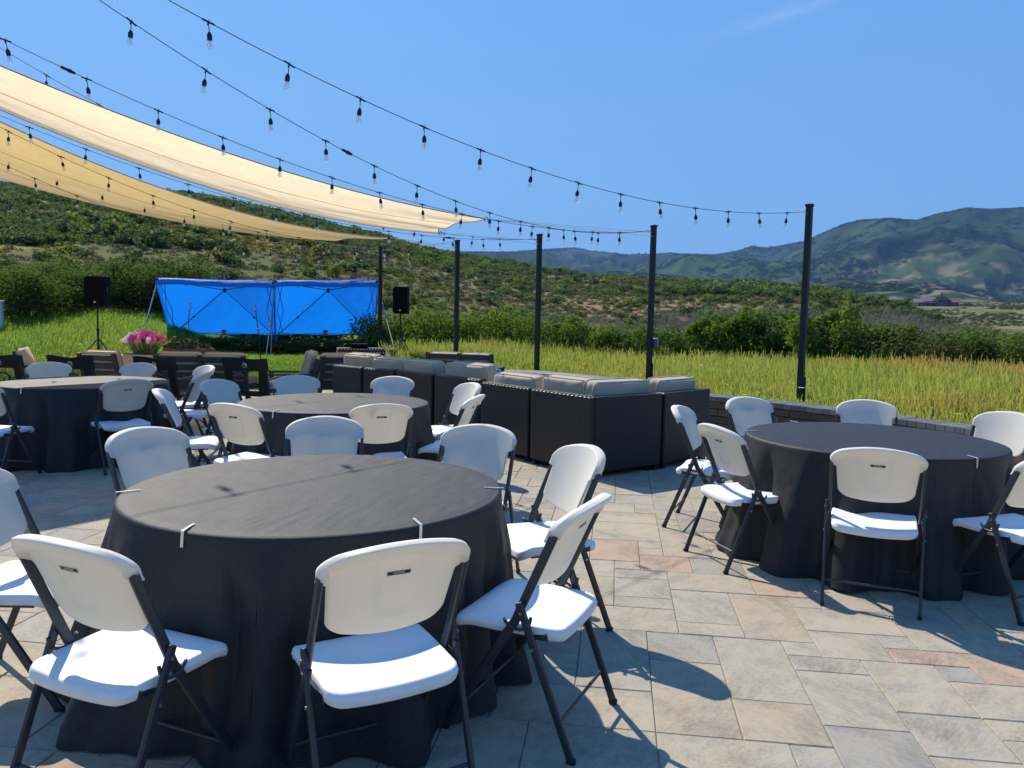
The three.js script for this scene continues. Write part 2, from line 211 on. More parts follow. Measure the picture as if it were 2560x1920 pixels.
// ---------- low brick wall and raised trough ----------
const brickBump = tex(256, 256, (x, y) => { const v = 0.5 + 0.35 * tfbm(x, y, 12, 31, 4) + 0.2 * tfbm(x, y, 40, 33, 2); return [v, v, v]; });
const brickTex = tex(256, 256, (x, y) => { const v = 0.8 + 0.45 * tfbm(x, y, 6, 35, 5); return [v * 1.02, v, v * 0.96]; });
const wallMats = [[0.135, 0.10, 0.07], [0.10, 0.085, 0.07], [0.165, 0.125, 0.085], [0.08, 0.07, 0.062]].map((c) => std(c, 0.9, { map: brickTex, bumpMap: brickBump, bumpScale: 0.006 }));
const capMats = [[0.15, 0.155, 0.16], [0.125, 0.13, 0.135], [0.17, 0.175, 0.175]].map((c) => std(c, 0.85, { map: brickTex, bumpMap: brickBump, bumpScale: 0.004 }));
const mortar = std([0.07, 0.065, 0.06], 1);
function along(pts, step) { const c = new THREE.CatmullRomCurve3(pts.map(([x, z]) => new THREE.Vector3(x, 0, z)), false, 'catmullrom', 0.5); const L = c.getLength(), n = Math.round(L / step), out = []; for (let i = 0; i < n; i++) { const u = (i + 0.5) / n, p = c.getPointAt(u), t = c.getTangentAt(u); out.push([p.x, p.z, Math.atan2(-t.z, t.x), L / n]); } return out; }
function brickWall(name, label, path, H, inward, limit, capM = capMats, D = 0.30) {
  const w = tag(new THREE.Group(), label, 'wall', null, 'structure'); w.name = numbered(name); add(w); const R = rng(path.length * 91 + 5), cap = 0.062;
  const unit = new Map(); const box = (a, b, c) => { const k = [a, b, c].map((v) => v.toFixed(3)).join(); if (!unit.has(k)) unit.set(k, rbox(a, b, c, 0.006)); return unit.get(k); };
  const core = along(path, 0.25).map(([x, z, a, l]) => rbox(l + 0.02, H - cap - 0.02, D - 0.09, 0.004, x, (H - cap) / 2 - 0.02, z, 0, a, 0)); mesh('core', merge(core), mortar, w);
  const face = []; const rows = 5, rh = (H - cap) / rows;
  for (const s of [-1, 1]) for (let r = 0; r < rows; r++) { const off = along(path, 0.29); off.forEach(([x, z, a, l], i) => { const sh = (r % 2 ? 0.5 : 0) * l, o = s * (D / 2 - 0.045) + s * (R() * 0.008); const nx = Math.sin(a), nz = Math.cos(a), tx = Math.cos(a), tz = -Math.sin(a); face.push([box(l - 0.008, rh - 0.008, 0.07), wallMats[Math.floor(R() * 4)], x + nx * o + tx * sh, rh * (r + 0.5), z + nz * o + tz * sh, a]); }); }
  const caps = along(path, 0.105).map(([x, z, a, l]) => [box(l - 0.006, cap, D + 0.03), capM[Math.floor(R() * 3)], x, H - cap / 2 + R() * 0.003, z, a]);
  const put = (kind, list, max) => { const bulk = new Map(); list.sort((p, q) => Math.hypot(p[2], p[4]) - Math.hypot(q[2], q[4])).forEach(([g, m, x, y, z, a], i) => { if (i < max) { const b = mesh(kind, g, m, w); b.position.set(x, y, z); b.rotation.y = a; } else { if (!bulk.has(m)) bulk.set(m, []); bulk.get(m).push(g.clone().applyMatrix4(M4(x, y, z, 0, a, 0))); } }); if (bulk.size) { const ms = [...bulk.keys()]; tag(mesh(kind, mergeGeometries(ms.map((m) => merge(bulk.get(m))), true), ms, w), null, null, null, 'stuff'); } };
  put('brick', face, limit); put('cap_brick', caps, limit); return w; }
brickWall('low_wall', 'low curved brick seat wall with dark grey brick cap beside the meadow', [[5.85, -2.2], [5.15, -4.9], [4.52, -7.1], [3.95, -8.3], [3.55, -9.0], [3.02, -9.70], [2.42, -10.32]], 0.53, 1, 150);
brickWall('trough_wall', 'raised rectangular brick trough with pale cap behind the wicker sofa', [[2.36, -11.75], [0.10, -14.3], [-0.40, -13.05], [1.35, -11.35]], 0.52, 1, 110, [[0.27, 0.26, 0.245], [0.24, 0.235, 0.225], [0.29, 0.28, 0.26]].map((c) => std(c, 0.85, { map: brickTex, bumpMap: brickBump, bumpScale: 0.004 })), 0.52);
// ---------- white folding chairs ----------
const plasticBump = tex(256, 256, (x, y) => { const v = 0.5 + 0.5 * tfbm(x, y, 55, 41, 2); return [v, v, v]; });
plasticBump.repeat.set(6, 6);
const plastic = std([0.82, 0.775, 0.68], 0.92, { transmission: 0.40, thickness: 0, clearcoat: 0.35, clearcoatRoughness: 0.42, bumpMap: plasticBump, bumpScale: 0.0004 });
const scuff = tex(512, 512, (x, y) => { const a = tfbm(x, y, 7, 43, 4), b = tfbm(x, y, 30, 45, 3), v = 1 - 0.025 * clamp(a * 2.2 - 0.1) - 0.035 * clamp((b - 0.25) * 4) * clamp(a * 3 + 0.2); return [v, v * 0.998, v * 0.99]; });
plastic.map = scuff;
const seatPlastic = std([0.80, 0.795, 0.775], 0.5, { map: scuff, bumpMap: plasticBump, bumpScale: 0.0004 });
const steel = std([0.035, 0.038, 0.043], 0.42, { metalness: 0.25, clearcoat: 0.2, clearcoatRoughness: 0.4 });
const boltMat = std([0.35, 0.35, 0.36], 0.35, { metalness: 0.9 });
const rubber = std([0.015, 0.015, 0.015], 0.7);
const plateMat = std([1, 1, 1], 0.45, { map: print(256, 48, (c, w, h) => { c.fillStyle = '#17181a'; c.fillRect(0, 0, w, h); c.strokeStyle = '#c9c9c4'; c.lineWidth = 3; c.strokeRect(5, 5, w - 10, h - 10); c.fillStyle = '#dcdcd6'; c.font = 'bold 29px sans-serif'; c.textAlign = 'center'; c.textBaseline = 'middle'; c.fillText('LIFETIME', w / 2, h / 2 + 1); }) });
const BT = Math.tan(rad(24)); // lean of the backrest
const backZ = (y) => -0.20 - (y - 0.765) * BT;
const chairGeo = (() => {
  const G = {};
  // backrest: arched top, tapering to a bowed lower edge, curved round the sitter, rolled lip along the top
  const H0 = 0.548, H1 = 0.862, hw = (t) => lerp(0.184, 0.2065, t) + 0.029 * smooth(0.655, 0.70, t);
  const o1 = rrect(2, 2, 0.30), out = (t) => { const [px, py] = o1(t), v = (py + 1) / 2, k = px * px, arch = 0.046 * k, bow = 0.020 * k; return [px * hw(v), lerp(H0 + bow, H1 - arch, v)]; };
  const hollow = (x) => 0.95 * x * x;
  const front = (x, y) => backZ(y) + hollow(x) + 0.012;
  const lip = (x, y) => { const top = H1 - 0.050 * (x / 0.232) ** 2 - y; const s = smooth(0.052, 0.026, top), side = smooth(0.200, 0.214, Math.abs(x)) * smooth(0.74, 0.757, y); return 0.034 * Math.max(s, side); };
  const recess = (x, y) => { const w = lerp(0.046, 0.062, (y - 0.60) / 0.18); return 0.008 * smooth(w + 0.012, w - 0.004, Math.abs(x - 0.0)) * smooth(0.595, 0.64, y) * smooth(0.803, 0.787, y); };
  const back = (x, y) => front(x, y) - 0.016 - lip(x, y) + recess(x, y);
  G.backrest = pad(out, 120, front, back, (a, b, c) => [a, b, c], [0, .04, .08, .12, .16, .19, .22, .25, .28, .31, .34, .37, .4, .43, .46, .5, .54, .58, .62, .66, .7, .74, .78, .82, .86, .9, .93, .96, .985, 1]);
  // seat: dished slab with a waterfall front
  const so = rrect(0.432, 0.42, 0.05), dish = (x, z) => 0.447 - 0.016 * (1 - (x / 0.21) ** 2) * smooth(0.22, 0.02, z) - 0.006 + 0.010 * z - 0.030 * smooth(0.12, 0.235, z) ** 2 - 0.004 * smooth(-0.15, -0.21, z);
  G.seat = pad((t) => { const [a, b] = so(t); return [a * (1 - 0.035 * smooth(0.05, -0.2, b)), b + 0.012]; }, 80, dish, (x, z) => dish(x, z) - 0.044, (a, b, c) => [a, c, b], [0, .25, .45, .62, .75, .85, .92, .96, .985, 1]);
  const PX = 0.222, pz = (y) => y > 0.44 ? backZ(y) - 0.004 : lerp(backZ(0.44) - 0.004, 0.238, (0.44 - y) / 0.44);
  const frontLeg = (s) => merge([bar([s * PX, 0.772, pz(0.772) + 0.035], [s * PX, 0.44, pz(0.44) + 0.03], 0.017, 0.032, 0.007), bar([s * PX, 0.452, pz(0.44) + 0.026], [s * (PX - 0.006), 0.012, 0.238], 0.017, 0.032, 0.007)]);
  const rearLeg = (s) => bar([s * 0.238, 0.525, -0.052], [s * 0.231, 0.012, -0.252], 0.016, 0.029, 0.007);
  G.frontLeg = [frontLeg(-1), frontLeg(1)]; G.rearLeg = [rearLeg(-1), rearLeg(1)];
  G.footFront = [-1, 1].map((s) => rbox(0.021, 0.022, 0.036, 0.006, s * (PX - 0.006), 0.011, 0.240)); G.footRear = [-1, 1].map((s) => rbox(0.020, 0.022, 0.033, 0.006, s * 0.231, 0.011, -0.253));
  G.rail = [-1, 1].map((s) => bar([s * 0.203, 0.408, -0.15], [s * 0.203, 0.404, 0.155], 0.012, 0.03, 0.004));
  G.link = [-1, 1].map((s) => tube([[s * 0.229, 0.475, -0.095], [s * 0.231, 0.445, -0.088], [s * 0.232, 0.428, -0.06], [s * 0.232, 0.432, -0.02], [s * 0.228, 0.452, 0.005]], 0.006, 16, 6));
  G.stretchRear = rod([-0.231, 0.125, -0.203], [0.231, 0.125, -0.203], 0.0065); G.stretchFront = rod([-0.219, 0.12, 0.16], [0.219, 0.12, 0.16], 0.0065);
  G.bolts = merge([-1, 1].flatMap((s) => [[0.49, -0.064, 0.246], [0.455, 0.002, 0.229], [0.37, -0.108, 0.244]].map(([y, z, x]) => rod([s * x, y, z], [s * (x + 0.004), y, z], 0.006, 8))));
  const yl = 0.755, w = 0.072, h = 0.0135; G.plate = grid(10, 2, (u, v) => { const x = (u - 0.5) * w, y = yl + (v - 0.5) * h; return [x, y, back(x, y) - 0.0016, 1 - u, v]; });
  return G; })();
function makeChair(label, group) {
  const t = thing('folding_chair', label, 'folding chair', [0, 0, 0], 0, group), G = chairGeo;
  const b = mesh('backrest', G.backrest, plastic, t); mesh('nameplate', G.plate, plateMat, b);
  mesh('seat', G.seat, seatPlastic, t);
  for (const i of [0, 1]) { mesh('foot_cap', G.footFront[i], rubber, mesh('front_leg', G.frontLeg[i], steel, t)); mesh('foot_cap', G.footRear[i], rubber, mesh('rear_leg', G.rearLeg[i], steel, t)); mesh('seat_rail', G.rail[i], steel, t); mesh('hinge_link', G.link[i], steel, t); }
  mesh('stretcher', G.stretchRear, steel, t); mesh('stretcher', G.stretchFront, steel, t); tag(mesh('bolt', G.bolts, boltMat, t), null, null, null, 'stuff');
  return t; }
let chair0 = null;
function chair(mx, mz, yawDeg, label, group, atSeat) { // (mx, mz): under the backrest's shoulders, or under the seat centre
  const y = rad(yawDeg), k = atSeat ? 0 : 0.20, pos = [mx + k * Math.sin(y), 0.002, mz + k * Math.cos(y)];
  if (!chair0) { chair0 = makeChair(label, group); chair0.position.set(...pos); chair0.rotation.y = y; } else dup(chair0, 'folding_chair', label, pos, y, group); }
const GA = 'white folding chairs round the grey topped table nearest the camera', GB = 'white folding chairs round the middle table before the sofa', GC = 'white folding chairs round the half shaded table', GD = 'white folding chairs round the table by the low wall';
chair(-0.308, -2.179, -150.4, 'white folding chair nearest the camera, its back squarely in front of the grey topped table', GA);
chair(-1.165, -2.335, 157, 'white folding chair cropped by the bottom left corner with sunlit seat', GA, true);
chair(0.089, -2.825, -114.8, 'white folding chair seen from behind throwing a long round shadow on open pavers', GA, true);
chair(0.35, -3.831, -67, 'white folding chair facing left, tucked behind the chair with the long shadow', GA);
chair(-0.178, -4.501, -20, 'white folding chair with one sunlit edge behind the near table, before the corner sofa', GA);
chair(-1.132, -4.733, 9.5, 'shaded white folding chair at the middle of the near table\'s far side', GA);
chair(-1.949, -4.141, 57, 'blue shaded white folding chair with its post beside the near table\'s left flare', GA);
chair(-2.10, -2.99, 92, 'white folding chair mostly cut off by the left edge beside the near table', GA);
chair(-1.94, -5.41, 156, 'cream backed white folding chair at the front left of the middle table', GB);
chair(-0.924, -5.565, -161, 'cream backed white folding chair at the front right of the middle table', GB);
chair(-0.30, -6.30, -103, 'white folding chair seen edge on from behind at the middle table\'s right end', GB);
chair(-0.404, -7.39, -60, 'white folding chair facing left between middle table and wicker sofa end', GB);
chair(-1.209, -7.972, -10, 'white folding chair with bright right edge at the middle table\'s far side', GB);
chair(-2.171, -7.873, 18, 'blue shaded white folding chair on the middle table\'s far side by black camp chair', GB);
chair(-2.729, -7.233, 67, 'blue shaded white folding chair turned toward the middle table\'s left end', GB);
chair(-2.80, -6.26, 106, 'white folding chair seen edge on, standing between the middle and half shaded tables', GB);
chair(-3.509, -7.142, -135, 'shaded white folding chair in front of the half shaded table with raised label panel', GC);
chair(-3.20, -8.10, -86, 'white folding chair seen from behind its leaning back, right of the half shaded table', GC);
chair(-3.56, -9.08, -46, 'white folding chair with curled bright rim, far right of the half shaded table', GC);
chair(-4.43, -9.30, -8, 'white folding chair behind the half shaded table\'s right half', GC);
chair(-5.386, -9.102, 29, 'white folding chair behind the half shaded table\'s left half', GC);
chair(-4.49, -6.77, 172, 'white folding chair cut by the left edge with sunlit seat, before the half shaded table', GC, true);
chair(1.26, -5.742, 66, 'narrow looking white folding chair nearest the wicker corner sofa', GD);
chair(1.267, -4.765, 107.5, 'white folding chair with cream back left of the wall side table, sunlit seat', GD);
chair(1.899, -4.005, 156.3, 'white folding chair square in front of the black table by the wall', GD);
chair(2.70, -4.13, -160, 'white folding chair cut by the right edge in front of the wall side table', GD, true);
chair(3.67, -5.76, -62, 'bright white folding chair at the right edge behind the wall side table', GD);
chair(2.941, -6.459, -23, 'white folding chair with half sunlit back before the meadow wall, behind the table', GD);
chair(1.963, -6.502, 23, 'blue shaded white folding chair before the wall, between sofa and black table', GD);
chair(3.52, -4.62, -112, 'white folding chair just beyond the right edge beside the wall side table', GD);

// ---------- tables and cloths ----------
const weave = tex(256, 256, (x, y) => { const v = 0.5 + 0.25 * Math.sin(x * 2 * Math.PI * 64) * Math.cos(y * 2 * Math.PI * 64) + 0.35 * tfbm(x, y, 40, 51, 2); return [v, v, v]; });
const weaveT = weave.clone(); weaveT.repeat.set(3, 3);
const grain = tex(512, 512, (x, y) => { const v = 0.70 + 0.75 * tfbm(x, y, 150, 55, 2) + 0.08 * tfbm(x, y, 14, 57, 3); return [v, v, v * 1.02]; }); grain.repeat.set(1.6, 1.6);
const clothMat = std([0.024, 0.024, 0.0258], 0.6, { ior: 1.5, specularIntensity: 0.75, map: grain, bumpMap: weaveT, bumpScale: 0.0016 });
const tableMat = std([0.5, 0.5, 0.5], 0.5), clipMat = std([0.75, 0.76, 0.78], 0.25, { metalness: 0.7 });
function clothGeo(seed, flare, pull) {
  const R = rng(seed), folds = Array.from({ length: 3 }, () => [R() * 6.28, 0.6 + R()]), n = 11 + Math.floor(R() * 3), ph = R() * 6.28, RT = 0.772, H = 0.752;
  const creases = Array.from({ length: 15 }, (_, i) => [(i + R() * 0.9) / 15 * 6.283, 0.022 + 0.03 * R(), (R() < 0.75 ? -1 : 0.6) * (0.03 + 0.05 * R()), 0.02 + 0.30 * R()]);
  const crease = (a, t) => { let s = 0; for (const [p, w, m, t0] of creases) { const d = Math.atan2(Math.sin(a - p - 0.05 * Math.sin(t * 3 + p)), Math.cos(a - p - 0.05 * Math.sin(t * 3 + p))); s += m * Math.exp(-Math.abs(d) / (w * (1 + 1.2 * t))) * smooth(t0 * 0.3, t0 + 0.25, t); } return s; };
  const bottom = (a) => { const f = Math.cos(n * a + ph + 1.3 * Math.sin(2 * a + folds[0][0]) + 0.9 * Math.sin(3 * a + folds[1][0])); const g = Math.cos((n * 2 + 1) * a + folds[2][0] + 1.1 * Math.sin(5 * a)); let extra = 0; for (const [p, w, m] of pull) { let d = Math.atan2(Math.sin(a - p), Math.cos(a - p)); extra += m * Math.exp(-((d / w) ** 2)); } return [0.062 * (f > 0 ? Math.pow(f, 0.8) : -Math.pow(-f, 1.5) * 0.8) + 0.022 * g, extra]; };
  const NA = 560, top = grid(NA, 40, (u, v) => { const a = u * 2 * Math.PI, r = RT * Math.pow(v, 0.8), x = Math.sin(a) * r, z = Math.cos(a) * r; const w = 0.0030 * fbm(x * 5 + seed, z * 5, 2, 3) + 0.0022 * fbm(x * 26 + z * 9, z * 6 + seed, 5, 3) * (0.4 + v); return [x, H + w * smooth(1, 0.85, v) - (v > 0.97 ? 0.002 : 0), z, x, z]; }, true);
  const NV = 46, side = grid(NA, NV, (u, v) => { const a = u * 2 * Math.PI, [f, ex] = bottom(a); const rr = 0.014; let r, y; const e = 0.05;
    if (v < e) { const q = v / e * Math.PI / 2; r = RT + rr * Math.sin(q); y = H - 0.002 - rr * (1 - Math.cos(q)); }
    else { const t = (v - e) / (1 - e), k = Math.pow(t, 0.62), b = smooth(0, 0.35, t); r = RT + rr + (flare + ex) * Math.pow(t, 1.15) * 0.9 + f * (0.25 * b * k + 0.75 * t) + crease(a, t) + (0.012 * fbm(a * 5 + seed, t * 4, 7, 2) + 0.004 * fbm(a * 16 + seed, t * 3 + a * 2, 9, 2)) * b; y = lerp(H - 0.002 - rr, 0.012 + 0.006 * Math.sin(a * 5 + seed), t); }
    return [Math.sin(a) * r, y, Math.cos(a) * r, a * 0.8, v * 0.75]; }, true);
  return merge([top, side]); }
const tableGeo = merge([new THREE.CylinderGeometry(0.762, 0.762, 0.03, 64).translate(0, 0.722, 0)]);
function clothTable(x, z, seed, flare, pull, label, clips) {
  const t = thing('round_table', 'round table under the ' + label.replace('long ', '').replace('black tablecloth ', 'cloth '), 'table', [x, 0, z]); mesh('tabletop', tableGeo, tableMat, t); for (const [a, b] of [[-0.45, -0.3], [0.45, -0.3], [-0.45, 0.3], [0.45, 0.3]]) mesh('leg', rod([a, 0, b], [a * 0.85, 0.71, b], 0.014), steel, t);
  const c = mesh('tablecloth', clothGeo(seed, flare, pull), clothMat); c.position.set(x, 0, z); tag(c, label, 'tablecloth', null);
  for (const [deg, text] of clips) { const a = rad(deg), k = thing('tablecloth_clip', text, 'clip', [x + Math.sin(a) * 0.79, 0.752, z + Math.cos(a) * 0.79], a); const j = (deg % 7) * 0.05;
    mesh('upper_arm', bar([j * 0.1, 0.0055, -0.082], [0, 0.0045, 0.004], 0.0115, 0.0014, 0.0004), clipMat, k); mesh('front_arm', bar([0, 0.0052, 0.0035], [-0.003, -0.052, 0.006], 0.0115, 0.0014, 0.0004), clipMat, k); } }
clothTable(-0.8207, -3.315, 3, 0.135, [[rad(-48), 0.35, 0.13], [rad(-95), 0.3, 0.05]], 'long black tablecloth with sunlit grey top on the table nearest the camera', [[-20, 'white tablecloth clip at the front left of the near table'], [40, 'white tablecloth clip at the front right of the near table'], [91, 'bluish tablecloth clip at the near table\'s right end'], [-75, 'bright tablecloth clip at the near table\'s left end']]);
clothTable(-1.486, -6.563, 8, 0.13, [], 'black tablecloth with pale sunlit top on the middle table', [[-22, 'small tablecloth clip at the front of the middle table']]);
clothTable(-4.337, -7.935, 15, 0.12, [], 'black tablecloth with a sunlit band across its shaded top at left', [[-12, 'small tablecloth clip on the half shaded table']]);
clothTable(2.347, -5.079, 23, 0.12, [[rad(-70), 0.4, 0.05]], 'black tablecloth with dark top on the table by the low brick wall', [[-103, 'tablecloth clip at the left end of the wall side table'], [19, 'tablecloth clip hanging at the front right of the wall side table'], [-161, 'tablecloth clip at the far side of the wall side table']]);

// ---------- wicker sectional sofa ----------
const wickT = 256, wick = (x, y) => { const n = 8, X = x * n, Y = y * n * 2, i = Math.floor(X), j = Math.floor(Y), fx = X - i, fy = Y - j; const over = (i + j) % 2; const sx = Math.sin(fx * Math.PI), sy = Math.sin(fy * Math.PI); return over ? 0.35 + 0.6 * Math.pow(sx, 0.6) * Math.pow(sy, 0.8) : 0.1 + 0.35 * Math.pow(sy, 0.9) * (0.5 + 0.5 * sx); };
const wickBump = tex(wickT, wickT, (x, y) => { const v = wick(x, y); return [v, v, v]; }), wickMap = tex(wickT, wickT, (x, y) => { const v = 0.35 + 0.75 * wick(x, y) + 0.1 * tfbm(x, y, 6, 61, 2); return [v * 1.04, v, v * 0.97]; });  // colour map paints highlights on the raised strands and shade in the gaps
wickBump.repeat.set(4.2, 4.2); wickMap.repeat.set(4.2, 4.2);
const wicker = std([0.022, 0.0185, 0.0165], 0.38, { map: wickMap, bumpMap: wickBump, bumpScale: 0.006, specularIntensity: 0.9 });
const fabricBump = tex(256, 256, (x, y) => { const v = 0.5 + 0.3 * tfbm(x, y, 10, 71, 4) + 0.2 * tfbm(x, y, 60, 73, 2); return [v, v, v]; });
const cushionMat = std([0.46, 0.365, 0.255], 0.95, { bumpMap: fabricBump, bumpScale: 0.004, sheen: 0.3, sheenColor: new THREE.Color(0.5, 0.45, 0.4) }), pipingMat = std([0.60, 0.54, 0.45], 0.9), tanCushion = std([0.50, 0.385, 0.27], 0.95, { bumpMap: fabricBump, bumpScale: 0.004 });
function boxUV(g, s = 1) { const p = g.attributes.position, n = g.attributes.normal, u = g.attributes.uv; for (let i = 0; i < p.count; i++) { const ax = Math.abs(n.getX(i)), ay = Math.abs(n.getY(i)), az = Math.abs(n.getZ(i)); if (ax > ay && ax > az) u.setXY(i, p.getZ(i) * s, p.getY(i) * s); else if (ay > az) u.setXY(i, p.getX(i) * s, p.getZ(i) * s); else u.setXY(i, p.getX(i) * s, p.getY(i) * s); } return g; }
function pillowGeo(w, h, d, seed) { const o = rrect(w, h, 0.05), f = (a, b) => { const k = Math.pow(clamp(1 - Math.pow(Math.abs(a) / (w / 2), 4)), 0.5) * Math.pow(clamp(1 - Math.pow(Math.abs(b) / (h / 2), 4)), 0.5); return d * (0.30 + 0.20 * k) + 0.012 * fbm(a * 6 + seed, b * 6, 2, 3) + 0.006 * Math.sin(b * 30 + 4 * a) * k; }; return pad((t) => o(t), 72, f, (a, b) => -f(a, b) + 0.0, (a, b, c) => [a, b, c], [0, .2, .4, .58, .72, .83, .91, .96, .99, 1]); }
function piping(w, h, z) { const o = rrect(w + 0.004, h + 0.004, 0.05), P = []; for (let i = 0; i < 40; i++) { const [a, b] = o(i / 40); P.push([a, b, z]); } return tube(P, 0.0055, 120, 6, true); }
function pillow(x, y, z, yaw, lean, w, h, d, seed, label, group, mat = cushionMat, name = 'sofa_cushion') { const p = mesh(name, pillowGeo(w, h, d, seed), mat); p.position.set(x, y, z); p.rotation.set(lean, yaw, 0, 'YXZ'); tag(p, label, 'cushion', group); mesh('piping', merge([piping(w, h, d * 0.27), piping(w, h, -d * 0.27)]), mat === cushionMat ? pipingMat : mat, p); return p; }
const SH = 0.77;
function sofaModule(p, q, label, opt = {}) { // back panel from p to q (seen left to right), opening away from the camera
  const dx = q[0] - p[0], dz = q[1] - p[1], L = Math.hypot(dx, dz), yaw = Math.atan2(-dz, dx), t = thing('sofa_section', label, 'sofa', [(p[0] + q[0]) / 2, 0, (p[1] + q[1]) / 2], yaw, 'sections of the dark wicker sectional sofa');
  mesh('backrest', boxUV(rbox(L - 0.012, SH - 0.05, 0.13, 0.02, 0, 0.05 + (SH - 0.05) / 2, -0.065)), wicker, t);
  mesh('seat_base', boxUV(rbox(L - 0.016, 0.26, 0.70, 0.015, 0, 0.18, -0.48)), wicker, t);
  if (opt.corner) mesh('side_panel', boxUV(rbox(0.13, SH - 0.054, opt.corner, 0.02, L / 2 - 0.073, 0.05 + (SH - 0.054) / 2, -0.13 - opt.corner / 2)), wicker, t);
  for (const [a, b] of [[-1, -0.05], [1, -0.05], [-1, -0.78], [1, -0.78]]) mesh('foot', rbox(0.06, 0.055, 0.06, 0.004, a * (L / 2 - 0.05), 0.0275, b), wicker, t);
  mesh('seat_cushion', rbox(L - 0.05, 0.13, 0.62, 0.045, 0, 0.38, -0.46), cushionMat, t);
  return t; }
sofaModule([-2.54, -11.03], [-2.05, -10.61], 'far left end section of the dark wicker sofa');
sofaModule([-2.03, -10.59], [-1.54, -10.21], 'narrow dark wicker sofa section second from the far left end');
sofaModule([-1.52, -10.19], [-0.98, -9.58], 'dark wicker sofa section under the shaded brown cushion');
sofaModule([-0.96, -9.56], [-0.375, -8.955], 'dark wicker sofa section ending at the gap behind the middle table');
sofaModule([-0.35, -8.66], [0.176, -7.98], 'sunlit dark wicker sofa section right of the gap');
sofaModule([0.186, -7.94], [0.756, -7.19], 'corner section of the dark wicker sofa nearest the camera', { corner: 0.80 });
sofaModule([0.775, -7.20], [1.50, -7.73], 'dark wicker sofa section turned toward the table by the wall');
sofaModule([1.52, -7.745], [2.13, -8.36], 'right hand end section of the dark wicker sofa before the brick wall');
const GS = 'back cushions along the wicker sofa';
function backCushion(p, q, u, w, seed, label, lift = 0) { const dx = q[0] - p[0], dz = q[1] - p[1], L = Math.hypot(dx, dz), yaw = Math.atan2(-dz, dx), x = p[0] + dx * u, z = p[1] + dz * u; pillow(x + dz / L * 0.235, 0.672 + lift, z - dx / L * 0.235, yaw, 0.14, w, 0.47, 0.24, seed, label, GS); }
backCushion([-2.54, -11.03], [-2.03, -10.59], 0.62, 0.66, 1, 'half sunlit cushion at the far left end of the wicker sofa', 0.03);
backCushion([-2.03, -10.59], [-1.53, -10.2], 0.55, 0.62, 2, 'cushion half white in sun and half brown in shade on the sofa', 0.0);
backCushion([-1.53, -10.2], [-0.97, -9.57], 0.42, 0.72, 3, 'shaded brown cushion on the wicker sofa', 0.0);
backCushion([-0.97, -9.57], [-0.37, -8.95], 0.52, 0.76, 4, 'cushion with sunlit right half beside the gap in the sofa', 0.02);
backCushion([-0.35, -8.66], [0.176, -7.98], 0.50, 0.72, 5, 'creased pale cushion on the sofa section right of the gap', -0.03);
backCushion([0.186, -7.94], [0.756, -7.19], 0.38, 0.66, 6, 'sunlit boxy cushion with piping in the sofa corner', 0.0);
backCushion([0.775, -7.20], [1.50, -7.73], 0.52, 0.74, 7, 'blue grey shaded cushion with piping on the near sofa corner', -0.01);
backCushion([1.52, -7.745], [2.13, -8.36], 0.48, 0.70, 8, 'rounded shaded cushion at the right hand end of the sofa', -0.02);
// ---------- light poles ----------
const poleMat = std([0.018, 0.018, 0.020], 0.5, { metalness: 0.3 }), PH = 3.07;
const poleAt = [[-3.15, -18.6], [-1.20, -16.6], [0.47, -15.1], [2.33, -13.35], [3.94, -10.68]];
const poleText = ['black square light pole beside the blue canopy', 'black square light pole behind the slatted loveseat', 'black square light pole behind the far corner of the brick trough', 'black square light pole with a small grey outlet box', 'tallest looking black light pole in the meadow beyond the low wall'];
poleAt.forEach(([x, z], i) => { const y0 = land(x, z) - 0.1, p = thing('light_pole', poleText[i], 'pole', [x, 0, z], [0.3, 0.5, 0.6, 0.75, 0.85][i], 'black poles holding the string lights'); const w = [0.088, 0.084, 0.08, 0.078, 0.078][i];
  mesh('post', rbox(w, PH - 0.03 - y0, w, 0.006, 0, (PH - 0.03 + y0) / 2, 0), poleMat, p); mesh('post_cap', rbox(w + 0.016, 0.035, w + 0.016, 0.006, 0, PH - 0.0125, 0), poleMat, p); mesh('eye_hook', new THREE.TorusGeometry(0.022, 0.005, 6, 14).translate(-w / 2 - 0.02, PH - 0.13, 0), steel, p);
  if (i === 3) { const b = mesh('outlet_box', rbox(0.06, 0.15, 0.11, 0.01, 0.07, 1.10, 0.03), std([0.10, 0.105, 0.105], 0.5), p); mesh('cover', rbox(0.022, 0.15, 0.115, 0.006, 0.112, 1.105, 0.03), std([0.42, 0.42, 0.40], 0.5), b); mesh('cord', tube([[0.09, 1.02, 0.05], [0.12, 0.9, 0.06], [0.08, 0.6, 0.05], [0.06, 0.2, 0.04]], 0.005), std([0.3, 0.16, 0.03], 0.6), p); }
  if (i > 2) mesh('conduit', rod([0.03, y0, w / 2 + 0.012], [0.03, 0.75, w / 2 + 0.012], 0.011), steel, p); });

